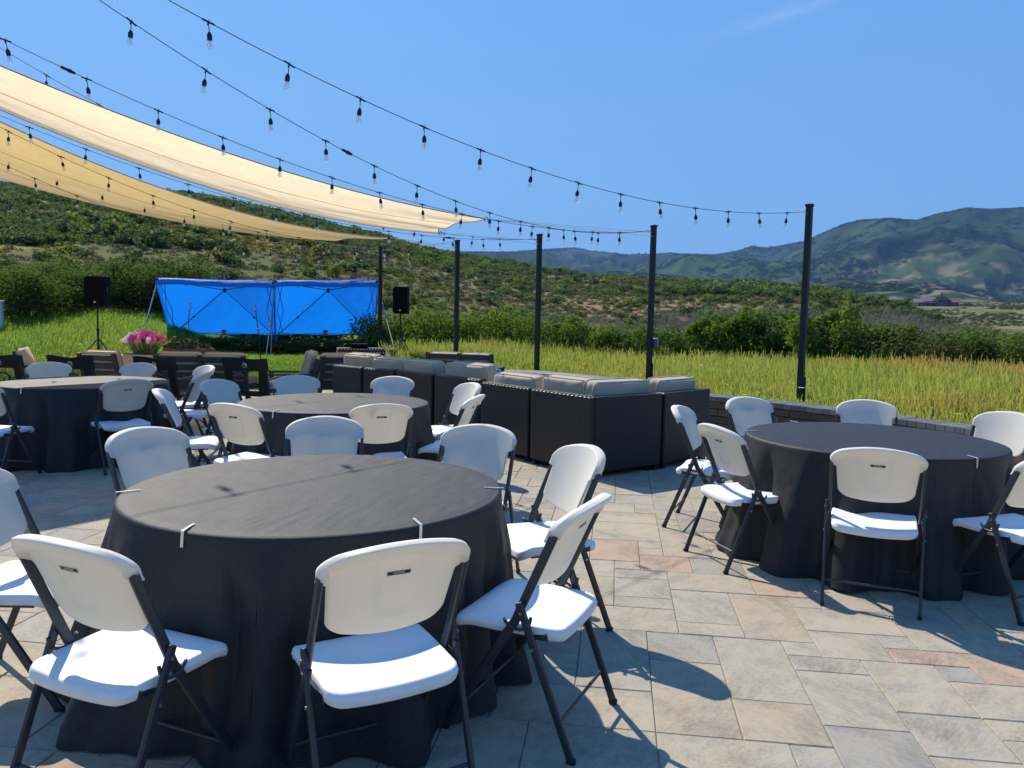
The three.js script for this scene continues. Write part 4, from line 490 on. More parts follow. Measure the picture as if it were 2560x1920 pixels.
// ---------- flowers, planter, utility cabinet ----------
{
  const R = rng(5), x0 = -6.57, z0 = -14.0, p = thing('flower_pot', 'pot of pink, magenta and white tulips on a pale wooden box', 'flower pot', [x0, 0, z0]); mesh('planter_box', rbox(0.75, 0.70, 0.5, 0.02, -0.02, 0.35, 0), std([0.46, 0.37, 0.26], 0.8, { bumpMap: brickBump, bumpScale: 0.003 }), p); mesh('soil', rbox(0.6, 0.02, 0.4, 0.008, 0, 0.705, 0), std([0.03, 0.025, 0.02], 1), p);
  const petal = [[0.78, 0.10, 0.38], [0.62, 0.05, 0.42], [0.80, 0.16, 0.24], [0.85, 0.82, 0.80], [0.82, 0.38, 0.46]].map((c) => std(c, 0.6, { transmission: 0.3, thickness: 0, side: THREE.DoubleSide })), green = std([0.10, 0.20, 0.05], 0.7);
  const cup = merge([0, 1, 2, 3, 4, 5].map((k) => { const g = grid(3, 4, (u, v) => { const w = 0.022 * Math.sin(Math.PI * Math.min(1, v * 0.8 + 0.12)) * (u - 0.5) * 2, r = 0.012 + 0.020 * Math.sin(v * 2.2) + 0.004 * (k % 2); return [w, v * 0.07, r]; }); return g.applyMatrix4(M4(0, 0, 0, 0, k * 1.047, 0)); })), stem = [];
  for (let i = 0; i < 95; i++) { const a = R() * 6.28, q = Math.sqrt(R()), x = Math.cos(a) * q * 0.40, z = Math.sin(a) * q * 0.26, y = 0.90 + 0.13 * (1 - q * q) + 0.05 * R(), white = x < -0.16 ? 0.8 : y < 0.95 ? 0.5 : 0.14; const b = mesh('tulip', cup, petal[R() < white ? 3 : Math.floor(R() * 3) + (R() < 0.15 ? 0 : 0) + (R() < 0.12 ? 2 : 0)] || petal[4], p); b.position.set(x, y - 0.03, z); b.rotation.set((R() - 0.5) * 0.7, R() * 6, (R() - 0.5) * 0.7); b.scale.setScalar(0.9 + 0.5 * R()); stem.push(rod([x * 0.45, 0.70, z * 0.45], [x, y - 0.02, z], 0.004, 5)); if (i % 2) stem.push(grid(1, 5, (u, v) => [x * 0.5 + Math.cos(a) * v * 0.12 + (u - 0.5) * 0.03 * (1 - v), 0.70 + v * 0.24 - v * v * 0.04, z * 0.5 + Math.sin(a) * v * 0.10])); }
  tag(mesh('stem', merge(stem), green, p), null, null, null, 'stuff');
  const q = thing('planter', 'brown wooden planter holding a dark juniper before the canopy', 'planter', [-5.82, 0, -14.1]); mesh('wooden_box', merge([rbox(0.72, 0.80, 0.04, 0.006, 0, 0.42, 0.22), rbox(0.72, 0.80, 0.04, 0.006, 0, 0.42, -0.22), rbox(0.04, 0.80, 0.40, 0.006, -0.34, 0.42, 0), rbox(0.04, 0.80, 0.40, 0.006, 0.34, 0.42, 0), rbox(0.64, 0.7, 0.38, 0.01, 0, 0.40, 0)]), std([0.085, 0.05, 0.04], 0.7), q);
  const lf = []; for (let i = 0; i < 1500; i++) { const a = R() * 6.28, k = Math.sqrt(R()), x = Math.cos(a) * k * 0.42 - 0.03, z = Math.sin(a) * k * 0.25, y = 0.80 + R() * 0.19 * (1 - 0.6 * k * k) + 0.03 * Math.sin(x * 20); lf.push(new THREE.PlaneGeometry(0.014, 0.06).applyMatrix4(M4(x, y, z, R() * 3, R() * 6, R() * 3))); } mesh('juniper', merge(lf), std([0.055, 0.075, 0.022], 0.8), q);
  const ux = -12.52, uz = -18.6, u = thing('utility_cabinet', 'pale blue grey utility cabinet cut by the left edge', 'utility cabinet', [ux, land(ux, uz) - 0.1, uz], 0.5), um = std([0.50, 0.56, 0.57], 0.5); mesh('cabinet_body', rbox(0.75, 1.0, 0.6, 0.015, 0, 0.5, 0), um, u); mesh('lid', rbox(0.80, 0.05, 0.65, 0.015, 0, 1.02, 0), std([0.62, 0.60, 0.52], 0.5), u); mesh('door', rbox(0.62, 0.85, 0.012, 0.004, 0, 0.5, 0.304), um, u);
}
// ---------- far house ----------
{
  const az = rad(28.15), r = 560, hx = Math.sin(az) * r, hz = -Math.cos(az) * r, h = thing('house', 'low brown house with gabled roofs alone on the far plateau', 'house', [hx, land(hx, hz) - 0.4, hz], -az);
  const wd = std([0.13, 0.075, 0.045], 0.8), dk = std([0.055, 0.045, 0.045], 0.8), roof = std([0.13, 0.12, 0.115], 0.7), lite = std([0.30, 0.29, 0.26], 0.7), amber = std([0.45, 0.28, 0.10], 0.8), rust = std([0.16, 0.07, 0.05], 0.8), pane = std([0.03, 0.04, 0.05], 0.1);
  const gable = (w, hgt, d, x, y, z, m, turn = 0) => { const s = new THREE.Shape([[-w / 2, 0], [w / 2, 0], [0, hgt]].map((q) => new THREE.Vector2(...q))); return mesh('roof', new THREE.ExtrudeGeometry(s, { depth: d, bevelEnabled: false }).translate(0, 0, -d / 2).applyMatrix4(M4(x, y, z, 0, turn, 0)), m, h); };
  const wall = (w, hh, d, x, y, z, m) => mesh('wall', rbox(w, hh, d, 0.05, x, y + hh / 2, z), m, h);
  wall(6, 3.6, 8, -10.5, 0, 0, amber); wall(5, 3.2, 8, -7.0, 0, 0.2, dk); gable(8.6, 2.2, 9, -9.5, 3.5, 0, roof, Math.PI / 2); wall(7, 4.2, 9, -3.5, 0, -1, dk); gable(9.5, 3.0, 8.4, -4.5, 4.2, -2, roof, Math.PI / 2); wall(4.4, 0.4, 5, -2.3, 3.2, 4, lite); wall(8, 4.9, 10, 3.2, 0, 1, dk); gable(9.6, 3.4, 11, 3.2, 4.9, 1, roof); wall(2.6, 1.2, 0.6, -0.4, 4.2, 6, amber); wall(6.5, 3.6, 8, 9.3, 0, 0, rust); gable(8.5, 2.6, 7.6, 9.5, 3.6, 0, rust, Math.PI / 2); mesh('chimney', rbox(0.9, 2.2, 0.9, 0.05, 3.0, 8.7, 0), dk, h); wall(4, 3, 4, 17.2, 0, 1, wd); wall(3.5, 1.6, 4, 13.6, 0, 1.5, lite);
  for (const [x, y, w, hh, z] of [[-9, 0.9, 1.4, 1.6, 4.3], [-6.6, 0.9, 1.4, 1.6, 4.3], [-3.4, 0.6, 2.2, 2.4, 3.6], [2, 0.6, 2, 2.8, 6.1], [4.8, 0.6, 2, 2.8, 6.1], [3.2, 5.2, 1.8, 1.4, 6.55], [9, 0.8, 2, 1.8, 4.1]]) { const f = mesh('window', rbox(w + 0.3, hh + 0.3, 0.12, 0.03, x, y + hh / 2, z), lite, h); mesh('pane', rbox(w, hh, 0.08, 0.02, x, y + hh / 2, z + 0.06), pane, f); }
}
// ---------- vegetation ----------
function leafCloud(list, tint) { // list of [x,y,z, nx,ny,nz, size, roll, [r,g,b]]; a folded pointed leaf each
  const P = [], N = [], C = [], U = [], I = [], a = new THREE.Vector3(), n = new THREE.Vector3(), t = new THREE.Vector3(), b = new THREE.Vector3(), up = new THREE.Vector3(0.3, 1, 0.2).normalize();
  for (const [x, y, z, nx, ny, nz, s, roll, c, ox = 0, oy = 1, oz = 0] of list) { n.set(nx, ny, nz).normalize(); t.crossVectors(n, up).normalize(); b.crossVectors(n, t); const ca = Math.cos(roll), sa = Math.sin(roll); a.copy(t).multiplyScalar(ca).addScaledVector(b, sa); b.crossVectors(n, a); const k = P.length / 3;
    const put = (u, v, w) => { P.push(x + a.x * u + b.x * v + n.x * w, y + a.y * u + b.y * v + n.y * w, z + a.z * u + b.z * v + n.z * w); const mx = n.x * 0.6 + ox * 0.55 + b.x * v * 3, my = n.y * 0.6 + oy * 0.55 + b.y * v * 3, mz = n.z * 0.6 + oz * 0.55 + b.z * v * 3, l = Math.hypot(mx, my, mz) || 1; N.push(mx / l, my / l, mz / l); C.push(...c); U.push(u, v); };
    put(-s * 0.5, 0, 0); put(-s * 0.05, -s * 0.30, s * 0.08); put(s * 0.55, 0, -s * 0.05); put(-s * 0.05, s * 0.30, s * 0.08); I.push(k, k + 1, k + 2, k, k + 2, k + 3); }
  const g = new THREE.BufferGeometry(); g.setAttribute('position', new THREE.Float32BufferAttribute(P, 3)); g.setAttribute('normal', new THREE.Float32BufferAttribute(N, 3)); g.setAttribute('color', new THREE.Float32BufferAttribute(C, 3)); g.setAttribute('uv', new THREE.Float32BufferAttribute(U, 2)); g.setIndex(I); return g; }
const leafMat = std([1, 1, 1], 0.95, { vertexColors: true, transmission: 0.5, thickness: 0, side: THREE.DoubleSide, specularIntensity: 0.08 }), scrubMat = std([1, 1, 1], 1, { vertexColors: true, transmission: 0.5, thickness: 0, side: THREE.DoubleSide, specularIntensity: 0.05 });
const barkMat = std([0.085, 0.068, 0.055], 0.95), deadMat = std([0.31, 0.245, 0.20], 0.95);
const vary = (c, k, R) => { const v = 1 + (R() - 0.5) * k, w = (R() - 0.5) * k * 0.4; return [c[0] * v * (1 + w), c[1] * v, c[2] * v * (1 - w)]; };
function instanced(name, geo, mat, places, label, category) { const m = new THREE.InstancedMesh(geo, mat, places.length), c = new THREE.Color(); m.name = numbered(name); places.forEach((p, i) => { m.setMatrixAt(i, M4(p[0], p[1], p[2], p[7] || 0, p[3], p[8] || 0, p[4], p[5], p[4])); m.setColorAt(i, c.setRGB(...p[6])); }); m.castShadow = m.receiveShadow = true; tag(m, label, category, null, 'stuff'); return add(m); }
// hillside scrub oak clumps, read as one mass
{
  const clump = (seed, n, tall) => { const R = rng(seed), L = [], K = Array.from({ length: 9 }, () => { const a = R() * 6.28, q = Math.sqrt(R()); return [Math.cos(a) * q * 0.75, 0.35 + R() * 0.5 * tall, Math.sin(a) * q * 0.75, 0.28 + 0.25 * R()]; }); for (let i = 0; i < n; i++) { const k = K[Math.floor(R() * 9)], a = R() * 6.28, b = Math.acos(2 * R() - 1), r = k[3] * (0.55 + 0.5 * R()), dx = Math.sin(b) * Math.cos(a), dy = Math.cos(b), dz = Math.sin(b) * Math.sin(a); const y = Math.max(0.02, k[1] + dy * r * 0.95); L.push([k[0] + dx * r, y, k[2] + dz * r, dx + R() - 0.5, dy + 0.5 * R(), dz + R() - 0.5, 0.20 + 0.14 * R(), R() * 6.28, vary([0.108 + 0.03 * y, 0.138 + 0.04 * y, 0.048], 0.6, R), dx * 0.6 + k[0] * 0.5, dy * 0.7 + 0.4, dz * 0.6 + k[2] * 0.5]); } return leafCloud(L); };
  const protos = [clump(1, 210, 1), clump(2, 190, 0.8), clump(3, 230, 1.25)], sets = [[], [], []], R = rng(99);
  for (let i = 0; i < 75000; i++) { const th = -37 + 74 * R(), r0 = 60, R1 = table(hillR, th) * 1.06, r = Math.sqrt(lerp(r0 * r0, R1 * R1, R())), a = rad(th), x = Math.sin(a) * r, z = -Math.cos(a) * r; const left = smooth(5, -14, th), ridge = smooth(0.80, 0.97, r / R1), right = smooth(16, 26, th);
    const m = fbm(x * 0.024, z * 0.024, 31, 4) * 1.5 + 0.8 * fbm(x * 0.075, z * 0.075, 33, 3); const thr = lerp(0.20, 0.07, left) - ridge * lerp(0.22, 0.12, left) + 0.05 * right * smooth(0.9, 0.6, r / R1); if (m < thr || R() > 0.14 + 0.5 * clamp((m - thr) * 2)) { if (R() > 0.02 + 0.02 * left) continue; }
    const s = (0.6 + 1.0 * R() * R() + 0.35 * clamp((m - thr) * 2)) * lerp(1, 1.1, left), g = 0.72 + 0.5 * R(), blue = R(); sets[i % 3].push([x, land(x, z) - 0.15 * s, z, R() * 6.28, s * (0.9 + 0.4 * R()), s * (0.75 + 0.5 * R()), blue < 0.3 ? [0.85 * g, 0.95 * g, 1.25 * g] : blue > 0.86 ? [1.5 * g, 1.35 * g, 0.8 * g] : [0.92 * g, 1.04 * g, 0.85 * g]]); }
  sets.forEach((s, k) => instanced('oak_scrub', protos[k], scrubMat, s, ['scrub oak thickets covering the hillside behind the patio', 'lower scrub oak clumps scattered over the hillside', 'taller scrub oak clumps standing on the hillside'][k], 'scrub'));
  const sage = (seed) => { const Q = rng(seed), L = []; for (let i = 0; i < 46; i++) { const a = Q() * 6.28, q = Math.sqrt(Q()), y = 0.15 + 0.75 * Q() * (1 - 0.5 * q); L.push([Math.cos(a) * q * 0.8, y, Math.sin(a) * q * 0.8, Math.cos(a) + Q() - 0.5, 0.6, Math.sin(a) + Q() - 0.5, 0.30 + 0.15 * Q(), Q() * 6.28, vary([0.15, 0.155, 0.08], 0.5, Q), Math.cos(a) * q, 0.8, Math.sin(a) * q]); } return leafCloud(L); };
  const list = []; for (let i = 0; i < 80000; i++) { const th = -37 + 74 * R(), R1 = table(hillR, th) * 1.0, r = Math.sqrt(lerp(58 * 58, R1 * R1, R())), a = rad(th), x = Math.sin(a) * r, z = -Math.cos(a) * r, left = smooth(5, -14, th), m = fbm(x * 0.03, z * 0.03, 41, 3); if (R() > 0.45 + 0.9 * m + 0.2 * left) continue; const s = 0.25 + 0.42 * R(), y = R(), g = 0.7 + 0.5 * R(), gold = fbm(x * 0.035 + 9, z * 0.035, 17, 3) > 0.1 && R() < 0.2 + 0.3 * left; list.push([x, land(x, z) - 0.05, z, R() * 6.28, s, s * (0.6 + 0.4 * R()), gold ? [1.7 * g, 1.35 * g, 0.25 * g] : y < 0.4 ? [0.62 * g, 0.80 * g, 0.50 * g] : y < 0.75 ? [0.95 * g, 1.0 * g, 0.9 * g] : [1.35 * g, 1.12 * g, 0.8 * g]]); }
  instanced('sagebrush', sage(7), scrubMat, list, 'low grey green sagebrush speckling the dry hillside', 'sagebrush');
  const plain = []; for (let i = 0; i < 5200; i++) { const th = 21 + 15 * R(), r = Math.sqrt(lerp(240 * 240, 640 * 640, R())), a = rad(th), x = Math.sin(a) * r, z = -Math.cos(a) * r; if (Math.hypot(x - Math.sin(rad(28.15)) * 560, z + Math.cos(rad(28.15)) * 560) < 40 || fbm(x * 0.012, z * 0.012, 51, 3) < -0.12) continue; const s = 0.9 + 1.2 * R() * R(), g = 0.7 + 0.4 * R(); plain.push([x, land(x, z) - 0.1, z, R() * 6.28, s, s * 0.8, R() < 0.3 ? [0.45 * g, 0.6 * g, 0.38 * g] : [0.9 * g, 0.95 * g, 0.75 * g]]); }
  instanced('sagebrush', sage(9), scrubMat, plain, 'sagebrush dotting the pale plateau around the far house', 'sagebrush');
  const con = leafCloud((() => { const Q = rng(4), L = []; for (let i = 0; i < 60; i++) { const y = Q(), a = Q() * 6.28, q = (1 - y) * 0.28 * (0.6 + 0.4 * Q()); L.push([Math.cos(a) * q, y, Math.sin(a) * q, Math.cos(a), 0.4, Math.sin(a), 0.20, Q() * 6.28, vary([0.024, 0.042, 0.024], 0.4, Q), Math.cos(a), 0.3, Math.sin(a)]); } return L; })());
  const pines = []; for (let i = 0; i < 26000; i++) { const th = -6 + 24 * R(), R2 = table(farR, th), r = R2 * (0.45 + 0.56 * Math.sqrt(R())), a = rad(th), x = Math.sin(a) * r, z = -Math.cos(a) * r, m = fbm(x / 600, z / 600, 61, 4); if (m < 0.17 || r > R2 * 0.93) continue; const s = 8 + 8 * R(); pines.push([x, land(x, z) - 2, z, R() * 6.28, s * 1.3, s, [1, 1, 1]]); }
  instanced('conifer_forest', con, scrubMat, pines, 'dark conifer stands on the distant mountain slopes', 'conifer forest');
}
const ORD = 'first second third fourth fifth sixth seventh eighth ninth tenth eleventh twelfth thirteenth fourteenth fifteenth sixteenth seventeenth eighteenth nineteenth twentieth twenty-first twenty-second twenty-third twenty-fourth twenty-fifth twenty-sixth'.split(' ');
{ // brush on the mountain slopes, one mass
  const Q = rng(12), L = []; for (let i = 0; i < 42; i++) { const a = Q() * 6.28, q = Math.sqrt(Q()), y = 0.1 + 0.8 * Q() * (1 - 0.6 * q * q); L.push([Math.cos(a) * q, y, Math.sin(a) * q, Math.cos(a), 0.8, Math.sin(a), 0.5, Q() * 6.28, vary([0.028, 0.052, 0.026], 0.5, Q), Math.cos(a) * q, 0.8, Math.sin(a) * q]); }
  const R = rng(31), list = []; for (let i = 0; i < 210000; i++) { const th = -9 + 46 * R(), R2 = table(farR, th), r = lerp(900, R2 * 0.995, Math.pow(R(), 0.7)), a = rad(th), x = Math.sin(a) * r, z = -Math.cos(a) * r, m = fbm(x / 330, z / 330, 63, 4) * 1.5 + 0.9 * fbm(x / 85, z / 85, 65, 3); if (m < -0.02 || R() > 0.2 + 1.4 * m) continue; const s = (4 + 7 * R()) * (0.5 + r / 6000), g = 0.7 + 0.7 * R(); list.push([x, land(x, z) - 0.2 * s, z, R() * 6.28, s, s * (0.4 + 0.35 * R()), [g, g, g]]); }
  instanced('mountain_brush', leafCloud(L), scrubMat, list, 'dark brush clothing the distant mountain slopes', 'brush'); }
// shrubs behind the meadow: each a thing of its own
function oakShrub(seed, label, w, h, n, leaf, tint, loose) {
  const R = rng(seed), t = thing('oak_shrub', label, 'shrub', [0, 0, 0]), L = [], stems = [], K = [], nk = 20 + Math.floor(R() * 8);
  for (let i = 0; i < nk; i++) { const a = R() * 6.28, q = Math.sqrt(R()), y = h * (0.22 + 0.70 * R() * (1 - 0.35 * q * q)); K.push([Math.cos(a) * q * w * 0.8, y, Math.sin(a) * q * w * 0.8, (0.20 + 0.22 * R()) * Math.min(w, h) * (loose ? 0.85 : 1.05)]); const b = [Math.cos(a) * 0.18 * q, 0, Math.sin(a) * 0.18 * q], m = [K[i][0] * 0.45 + (R() - 0.5) * 0.2, y * 0.55, K[i][2] * 0.45 + (R() - 0.5) * 0.2]; stems.push(rod(b, m, 0.028, 5, 0.018), rod(m, [K[i][0], y + K[i][3] * 0.5, K[i][2]], 0.017, 5, 0.005)); }
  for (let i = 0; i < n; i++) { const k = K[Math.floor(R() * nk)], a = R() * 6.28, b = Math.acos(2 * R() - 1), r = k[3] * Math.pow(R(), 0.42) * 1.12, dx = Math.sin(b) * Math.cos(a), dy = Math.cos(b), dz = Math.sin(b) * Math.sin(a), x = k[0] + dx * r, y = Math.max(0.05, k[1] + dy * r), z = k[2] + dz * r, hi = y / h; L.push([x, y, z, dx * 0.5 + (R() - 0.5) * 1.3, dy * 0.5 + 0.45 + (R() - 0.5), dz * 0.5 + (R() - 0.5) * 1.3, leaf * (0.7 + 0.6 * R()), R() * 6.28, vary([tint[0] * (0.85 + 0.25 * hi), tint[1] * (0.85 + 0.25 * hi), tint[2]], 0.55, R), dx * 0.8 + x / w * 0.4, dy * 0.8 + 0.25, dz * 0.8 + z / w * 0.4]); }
  mesh('foliage', leafCloud(L), leafMat, t); mesh('stem', merge(stems), barkMat, t); return t; }
function deadShrub(seed, label, h) { const R = rng(seed), t = thing('bare_shrub', label, 'shrub', [0, 0, 0]), G = []; const grow = (p, d, len, r, k) => { const q = [p[0] + d[0] * len, p[1] + d[1] * len, p[2] + d[2] * len]; G.push(rod(p, q, r, 4, r * 0.65)); if (k === 0) return; const nb = k > 2 ? 2 + (R() < 0.5) : 2 + (R() < 0.7); for (let i = 0; i < nb; i++) { const e = [d[0] + (R() - 0.5) * 1.35, d[1] + (R() - 0.35) * 0.8, d[2] + (R() - 0.5) * 1.35], l = Math.hypot(...e); grow(q, e.map((v) => v / l), len * (0.62 + 0.25 * R()), r * 0.62, k - 1); } }; for (let i = 0; i < 6; i++) { const a = R() * 6.28; grow([Math.cos(a) * 0.15, 0, Math.sin(a) * 0.15], [Math.cos(a) * 0.35, 0.93, Math.sin(a) * 0.35], h * 0.30, 0.022, 4); } mesh('branch', merge(G), deadMat, t); return t; }
{
  const GREEN = [0.100, 0.155, 0.020], BRIGHT = [0.138, 0.205, 0.022], DEEP = [0.085, 0.128, 0.022], OLV = [0.098, 0.112, 0.030];
  const kinds = [[oakShrub, [11, 1.5, 2.7, 5200, 0.105, GREEN, 0]], [oakShrub, [12, 1.3, 2.3, 4600, 0.10, DEEP, 0]], [oakShrub, [13, 1.1, 1.15, 3600, 0.085, BRIGHT, 0]], [oakShrub, [14, 1.0, 1.6, 2900, 0.095, BRIGHT, 1]], [oakShrub, [15, 1.2, 1.9, 3000, 0.10, GREEN, 1]], [oakShrub, [16, 1.3, 1.3, 3800, 0.085, OLV, 0]], [oakShrub, [17, 0.75, 2.0, 2300, 0.10, BRIGHT, 1]]];
  const made = {}, deads = {}; const R = rng(404);
  const put = (k, th, r, s, sy, label, group, sink = 0.1) => { const a = rad(th), x = Math.sin(a) * r, z = -Math.cos(a) * r, pos = [x, land(x, z) - sink, z], turn = R() * 6.28; let o; if (!made[k]) { const p = kinds[k][1]; o = made[k] = oakShrub(p[0], label, p[1], p[2], p[3], p[4], p[5], p[6]); o.position.set(...pos); o.rotation.set(0, turn, 0); o.userData.group = group; } else o = dup(made[k], 'oak_shrub', label, pos, turn, group); o.scale.set(s, s * sy, s); };
  const dead = (k, th, r, s, label, group) => { const a = rad(th), x = Math.sin(a) * r, z = -Math.cos(a) * r, pos = [x, land(x, z) - 0.1, z], turn = R() * 6.28; let o; if (!deads[k]) { o = deads[k] = deadShrub(50 + k, label, 2.3); o.position.set(...pos); o.rotation.set(0, turn, 0); o.userData.group = group; } else o = dup(deads[k], 'bare_shrub', label, pos, turn, group); o.scale.set(s, s, s); };
  const LEFT = 'tall dark green oak shrub in the thicket at left', LG = 'oak thicket behind the loudspeaker and canopy at left';
  for (let i = 0; i < 17; i++) { const th = -35 + i * 1.35; put(i % 3 === 1 ? 1 : 0, th + 0.6 * (R() - 0.5), 24.5 + 3.5 * R() + (th > -23 ? 3.0 : 0), 0.68 + 0.45 * R(), lerp(0.62, 0.74, i / 17) * (0.85 + 0.35 * R()), 'tall oak shrub, ' + ORD[i] + ' from the left in the dark thicket behind the loudspeaker', LG); }
  for (let i = 0; i < 9; i++) put(i % 2, -34 + i * 2.6, 30 + 3 * R(), 1.0 + 0.25 * R(), 0.70, 'rear rank oak shrub, ' + ORD[i] + ' from the left behind the dark thicket', LG);
  for (let i = 0; i < 9; i++) put(1, -20.2 + i * 1.42, 19.9 + 0.9 * R(), 0.74 + 0.1 * R(), 0.29, 'low dark oak shrub, ' + ORD[i] + ' from the left behind the blue canopies', 'shrubs behind the blue canopies');
  for (let i = 0; i < 12; i++) put(2, -9.5 + i * 1.05, 19.8 + 1.2 * R(), 0.78 + 0.22 * R(), 1.0 + 0.15 * R(), 'bright glossy low shrub, ' + ORD[i] + ' from the left of those right of the canopies', 'bright low shrubs before the hillside');
  for (let i = 0; i < 10; i++) put([3, 6, 4, 3, 2][i % 5], 2.6 + i * 1.02, 19.5 + 2 * R(), 0.78 + 0.25 * R(), 0.80 + 0.22 * R(), 'loose green oak shrub, ' + ORD[i] + ' from the left between the middle poles', 'loose shrubs behind the tall grass');
  for (let i = 0; i < 12; i++) put([4, 6, 3, 6, 4][i % 5], 12.4 + i * 1.25, 19.6 + 1.8 * R(), 0.82 + 0.28 * R(), 0.88 + 0.32 * R(), 'leggy green oak shrub, ' + ORD[i] + ' from the left near the right hand poles', 'leggy shrubs behind the golden grass');
  for (let i = 0; i < 9; i++) put(i % 3 ? 5 : 4, 26 + i * 1.1, 20.0 + 1.5 * R(), 0.92 + 0.2 * R(), 0.84, 'olive low shrub, ' + ORD[i] + ' from the left at the row\'s right end', 'olive shrubs at the right');
  for (let i = 0; i < 26; i++) dead(i % 4, 10.5 + i * 0.74 + 0.5 * R(), 22.6 + 4.5 * R(), 0.70 + 0.24 * R(), 'bare grey twiggy shrub, ' + ORD[i] + ' from the left behind the right hand row', 'bare grey shrubs behind the green row');
  for (let i = 0; i < 9; i++) dead(i % 4, 1.5 + i * 1.1, 21.5 + 2 * R(), 0.55 + 0.15 * R(), 'small bare grey shrub, ' + ORD[i] + ' from the left among the middle shrubs', 'small bare shrubs between the middle poles');
  for (let i = 0; i < 3; i++) dead(i, -24 + i * 2.5, 27.5, 0.95, 'bare grey shrub, ' + ORD[i] + ' from the left in the dark thicket', 'bare shrubs in the left thicket');
}
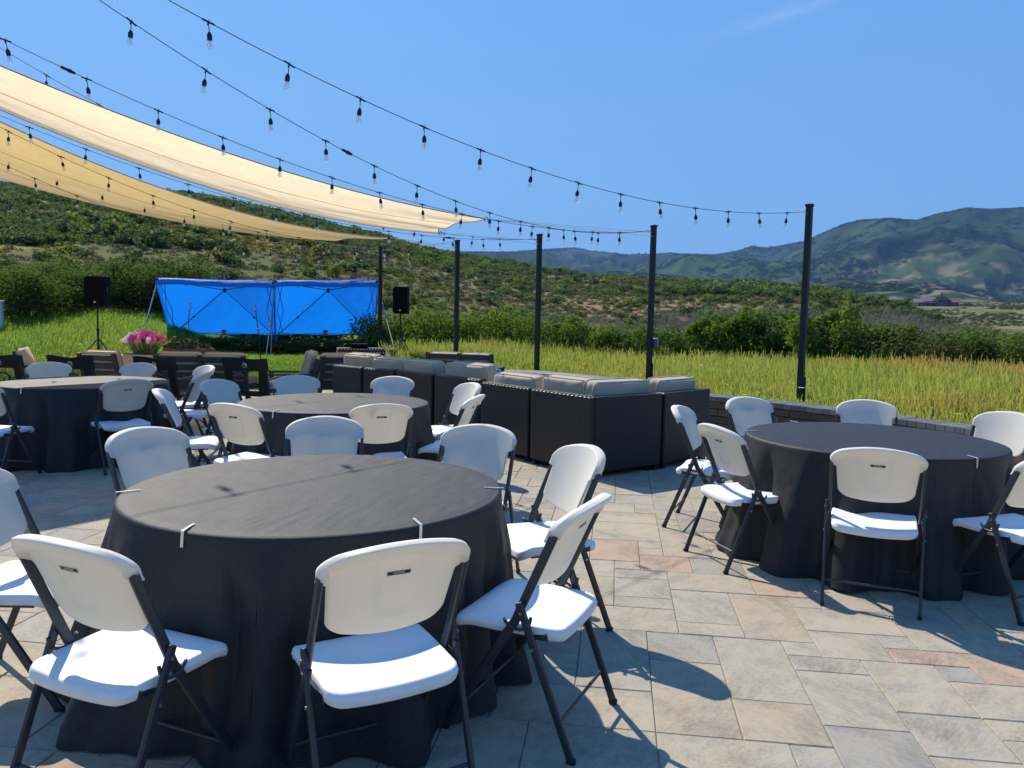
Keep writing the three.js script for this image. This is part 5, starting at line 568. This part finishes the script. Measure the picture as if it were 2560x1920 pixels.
// meadow grass
{
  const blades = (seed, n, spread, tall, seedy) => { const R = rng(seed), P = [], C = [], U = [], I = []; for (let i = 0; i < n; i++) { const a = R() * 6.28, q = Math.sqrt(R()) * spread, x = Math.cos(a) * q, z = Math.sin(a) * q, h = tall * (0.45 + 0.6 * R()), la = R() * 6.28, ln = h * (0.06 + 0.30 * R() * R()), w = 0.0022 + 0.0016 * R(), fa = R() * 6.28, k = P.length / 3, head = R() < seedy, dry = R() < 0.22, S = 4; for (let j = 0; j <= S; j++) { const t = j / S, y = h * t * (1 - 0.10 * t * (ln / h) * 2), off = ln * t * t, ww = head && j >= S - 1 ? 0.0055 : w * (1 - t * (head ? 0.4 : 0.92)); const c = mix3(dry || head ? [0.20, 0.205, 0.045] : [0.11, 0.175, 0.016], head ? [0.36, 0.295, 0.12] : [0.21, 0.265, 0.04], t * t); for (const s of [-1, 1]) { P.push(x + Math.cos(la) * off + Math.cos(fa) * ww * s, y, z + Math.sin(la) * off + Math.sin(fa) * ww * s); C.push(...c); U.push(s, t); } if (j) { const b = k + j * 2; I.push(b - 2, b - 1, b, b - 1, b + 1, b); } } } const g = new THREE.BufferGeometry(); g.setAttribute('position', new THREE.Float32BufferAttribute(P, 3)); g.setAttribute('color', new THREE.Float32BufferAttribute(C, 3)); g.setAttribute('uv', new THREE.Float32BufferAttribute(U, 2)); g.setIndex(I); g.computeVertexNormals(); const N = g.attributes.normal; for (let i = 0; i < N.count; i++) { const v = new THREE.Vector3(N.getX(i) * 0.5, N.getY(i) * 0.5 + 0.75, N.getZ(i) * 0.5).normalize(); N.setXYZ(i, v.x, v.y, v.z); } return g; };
  const grassMat = std([1, 1, 1], 0.9, { vertexColors: true, transmission: 0.5, thickness: 0, side: THREE.DoubleSide, specularIntensity: 0.05 });
  const P1 = [], P2 = [], P3 = [], P4 = [], W = [], Yl = [], R = rng(2024);
  for (let i = 0; i < 260000; i++) { const th = -38 + 76 * R(), r = 7 + 19 * Math.pow(R(), 0.62), a = rad(th), x = Math.sin(a) * r, z = -Math.cos(a) * r, d = patioDist(x, z); if (d < 0.10) continue; if (d < 0.4 && R() < 0.4) continue; const left = th < -9, y = land(x, z) - 0.02, n = fbm(x * 0.35, z * 0.35, 71, 3), g = 0.85 + 0.4 * R(), turn = R() * 6.28;
    if (!left) { const gold = clamp(smooth(14, 34, th) * 0.6 + smooth(12, 20, r) * 0.45 - 0.55 + 1.4 * n), s = (0.55 + 0.6 * R() + 0.5 * R() * R() * R() + 0.30 * n) * lerp(0.60, 0.95, smooth(0.2, 4, d)) * lerp(0.75, 1, smooth(-9, 4, th)); (R() < 0.35 + 0.5 * gold ? P1 : P2).push([x, y, z, turn, 1.1, s, mix3([1.05 * g, 1.42 * g, 0.7 * g], [1.45 * g, 1.15 * g, 0.8 * g], clamp(gold + 0.9 * fbm(x * 0.9, z * 0.9, 77, 2)))]); if (th > 12 && d < 3.5 && R() < 0.0012) W.push([x, y + 0.38 + 0.2 * R(), z, turn, 0.8 + 0.5 * R(), 1, [1, 1, 1], (R() - 0.5) * 0.4]); if (R() < 0.004) Yl.push([x, y + 0.45, z, turn, 0.9, 1, [1, 1, 1]]); }
    else { const weedy = smooth(-22, -30, th) * smooth(21, 16, r), s = (0.7 + 0.5 * R() + 0.25 * n) * lerp(1, 0.85, weedy) * lerp(0.36, 1, smooth(-20.5, -25, th)); (R() < 0.82 ? P3 : P4).push([x, y, z, turn, 1.15, s, mix3(mix3([0.8 * g, 1.45 * g, 0.7 * g], [1.15 * g, 1.45 * g, 0.6 * g], clamp(0.3 + 1.6 * n)), [1.5 * g, 1.35 * g, 0.9 * g], weedy * R())]); if (weedy > 0.3 && R() < 0.03) W.push([x, y + 0.22 + 0.15 * R(), z, turn, 0.8, 1, [1, 1, 0.92], (R() - 0.5) * 0.5]); if (R() < 0.02 * (weedy + 0.15)) Yl.push([x, y + 0.3 + 0.1 * R(), z, turn, 1, 1, [1, 1, 1]]); } }
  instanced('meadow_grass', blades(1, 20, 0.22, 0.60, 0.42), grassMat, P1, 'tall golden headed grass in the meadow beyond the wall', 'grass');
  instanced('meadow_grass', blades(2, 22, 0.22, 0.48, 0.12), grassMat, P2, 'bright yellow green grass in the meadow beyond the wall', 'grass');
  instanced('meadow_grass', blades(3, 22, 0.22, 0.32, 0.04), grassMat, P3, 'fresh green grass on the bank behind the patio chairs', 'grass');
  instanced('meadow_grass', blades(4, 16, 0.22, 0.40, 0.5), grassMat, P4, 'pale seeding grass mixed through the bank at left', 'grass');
  const umbel = merge(Array.from({ length: 9 }, (_, k) => new THREE.CircleGeometry(0.011, 6).applyMatrix4(M4(Math.cos(k * 2.4) * 0.011 * Math.sqrt(k), 0.003 * Math.cos(k), Math.sin(k * 2.4) * 0.011 * Math.sqrt(k), -1.5, 0, 0))));
  instanced('white_wildflowers', umbel, std([0.78, 0.76, 0.70], 0.9, { side: THREE.DoubleSide }), W, 'small flat white wildflowers scattered in the grass', 'wildflowers');
  instanced('yellow_wildflowers', umbel, std([0.62, 0.46, 0.02], 0.9, { side: THREE.DoubleSide }), Yl, 'tiny yellow wildflowers scattered in the grass', 'wildflowers');
}

renderer.render(scene, camera);
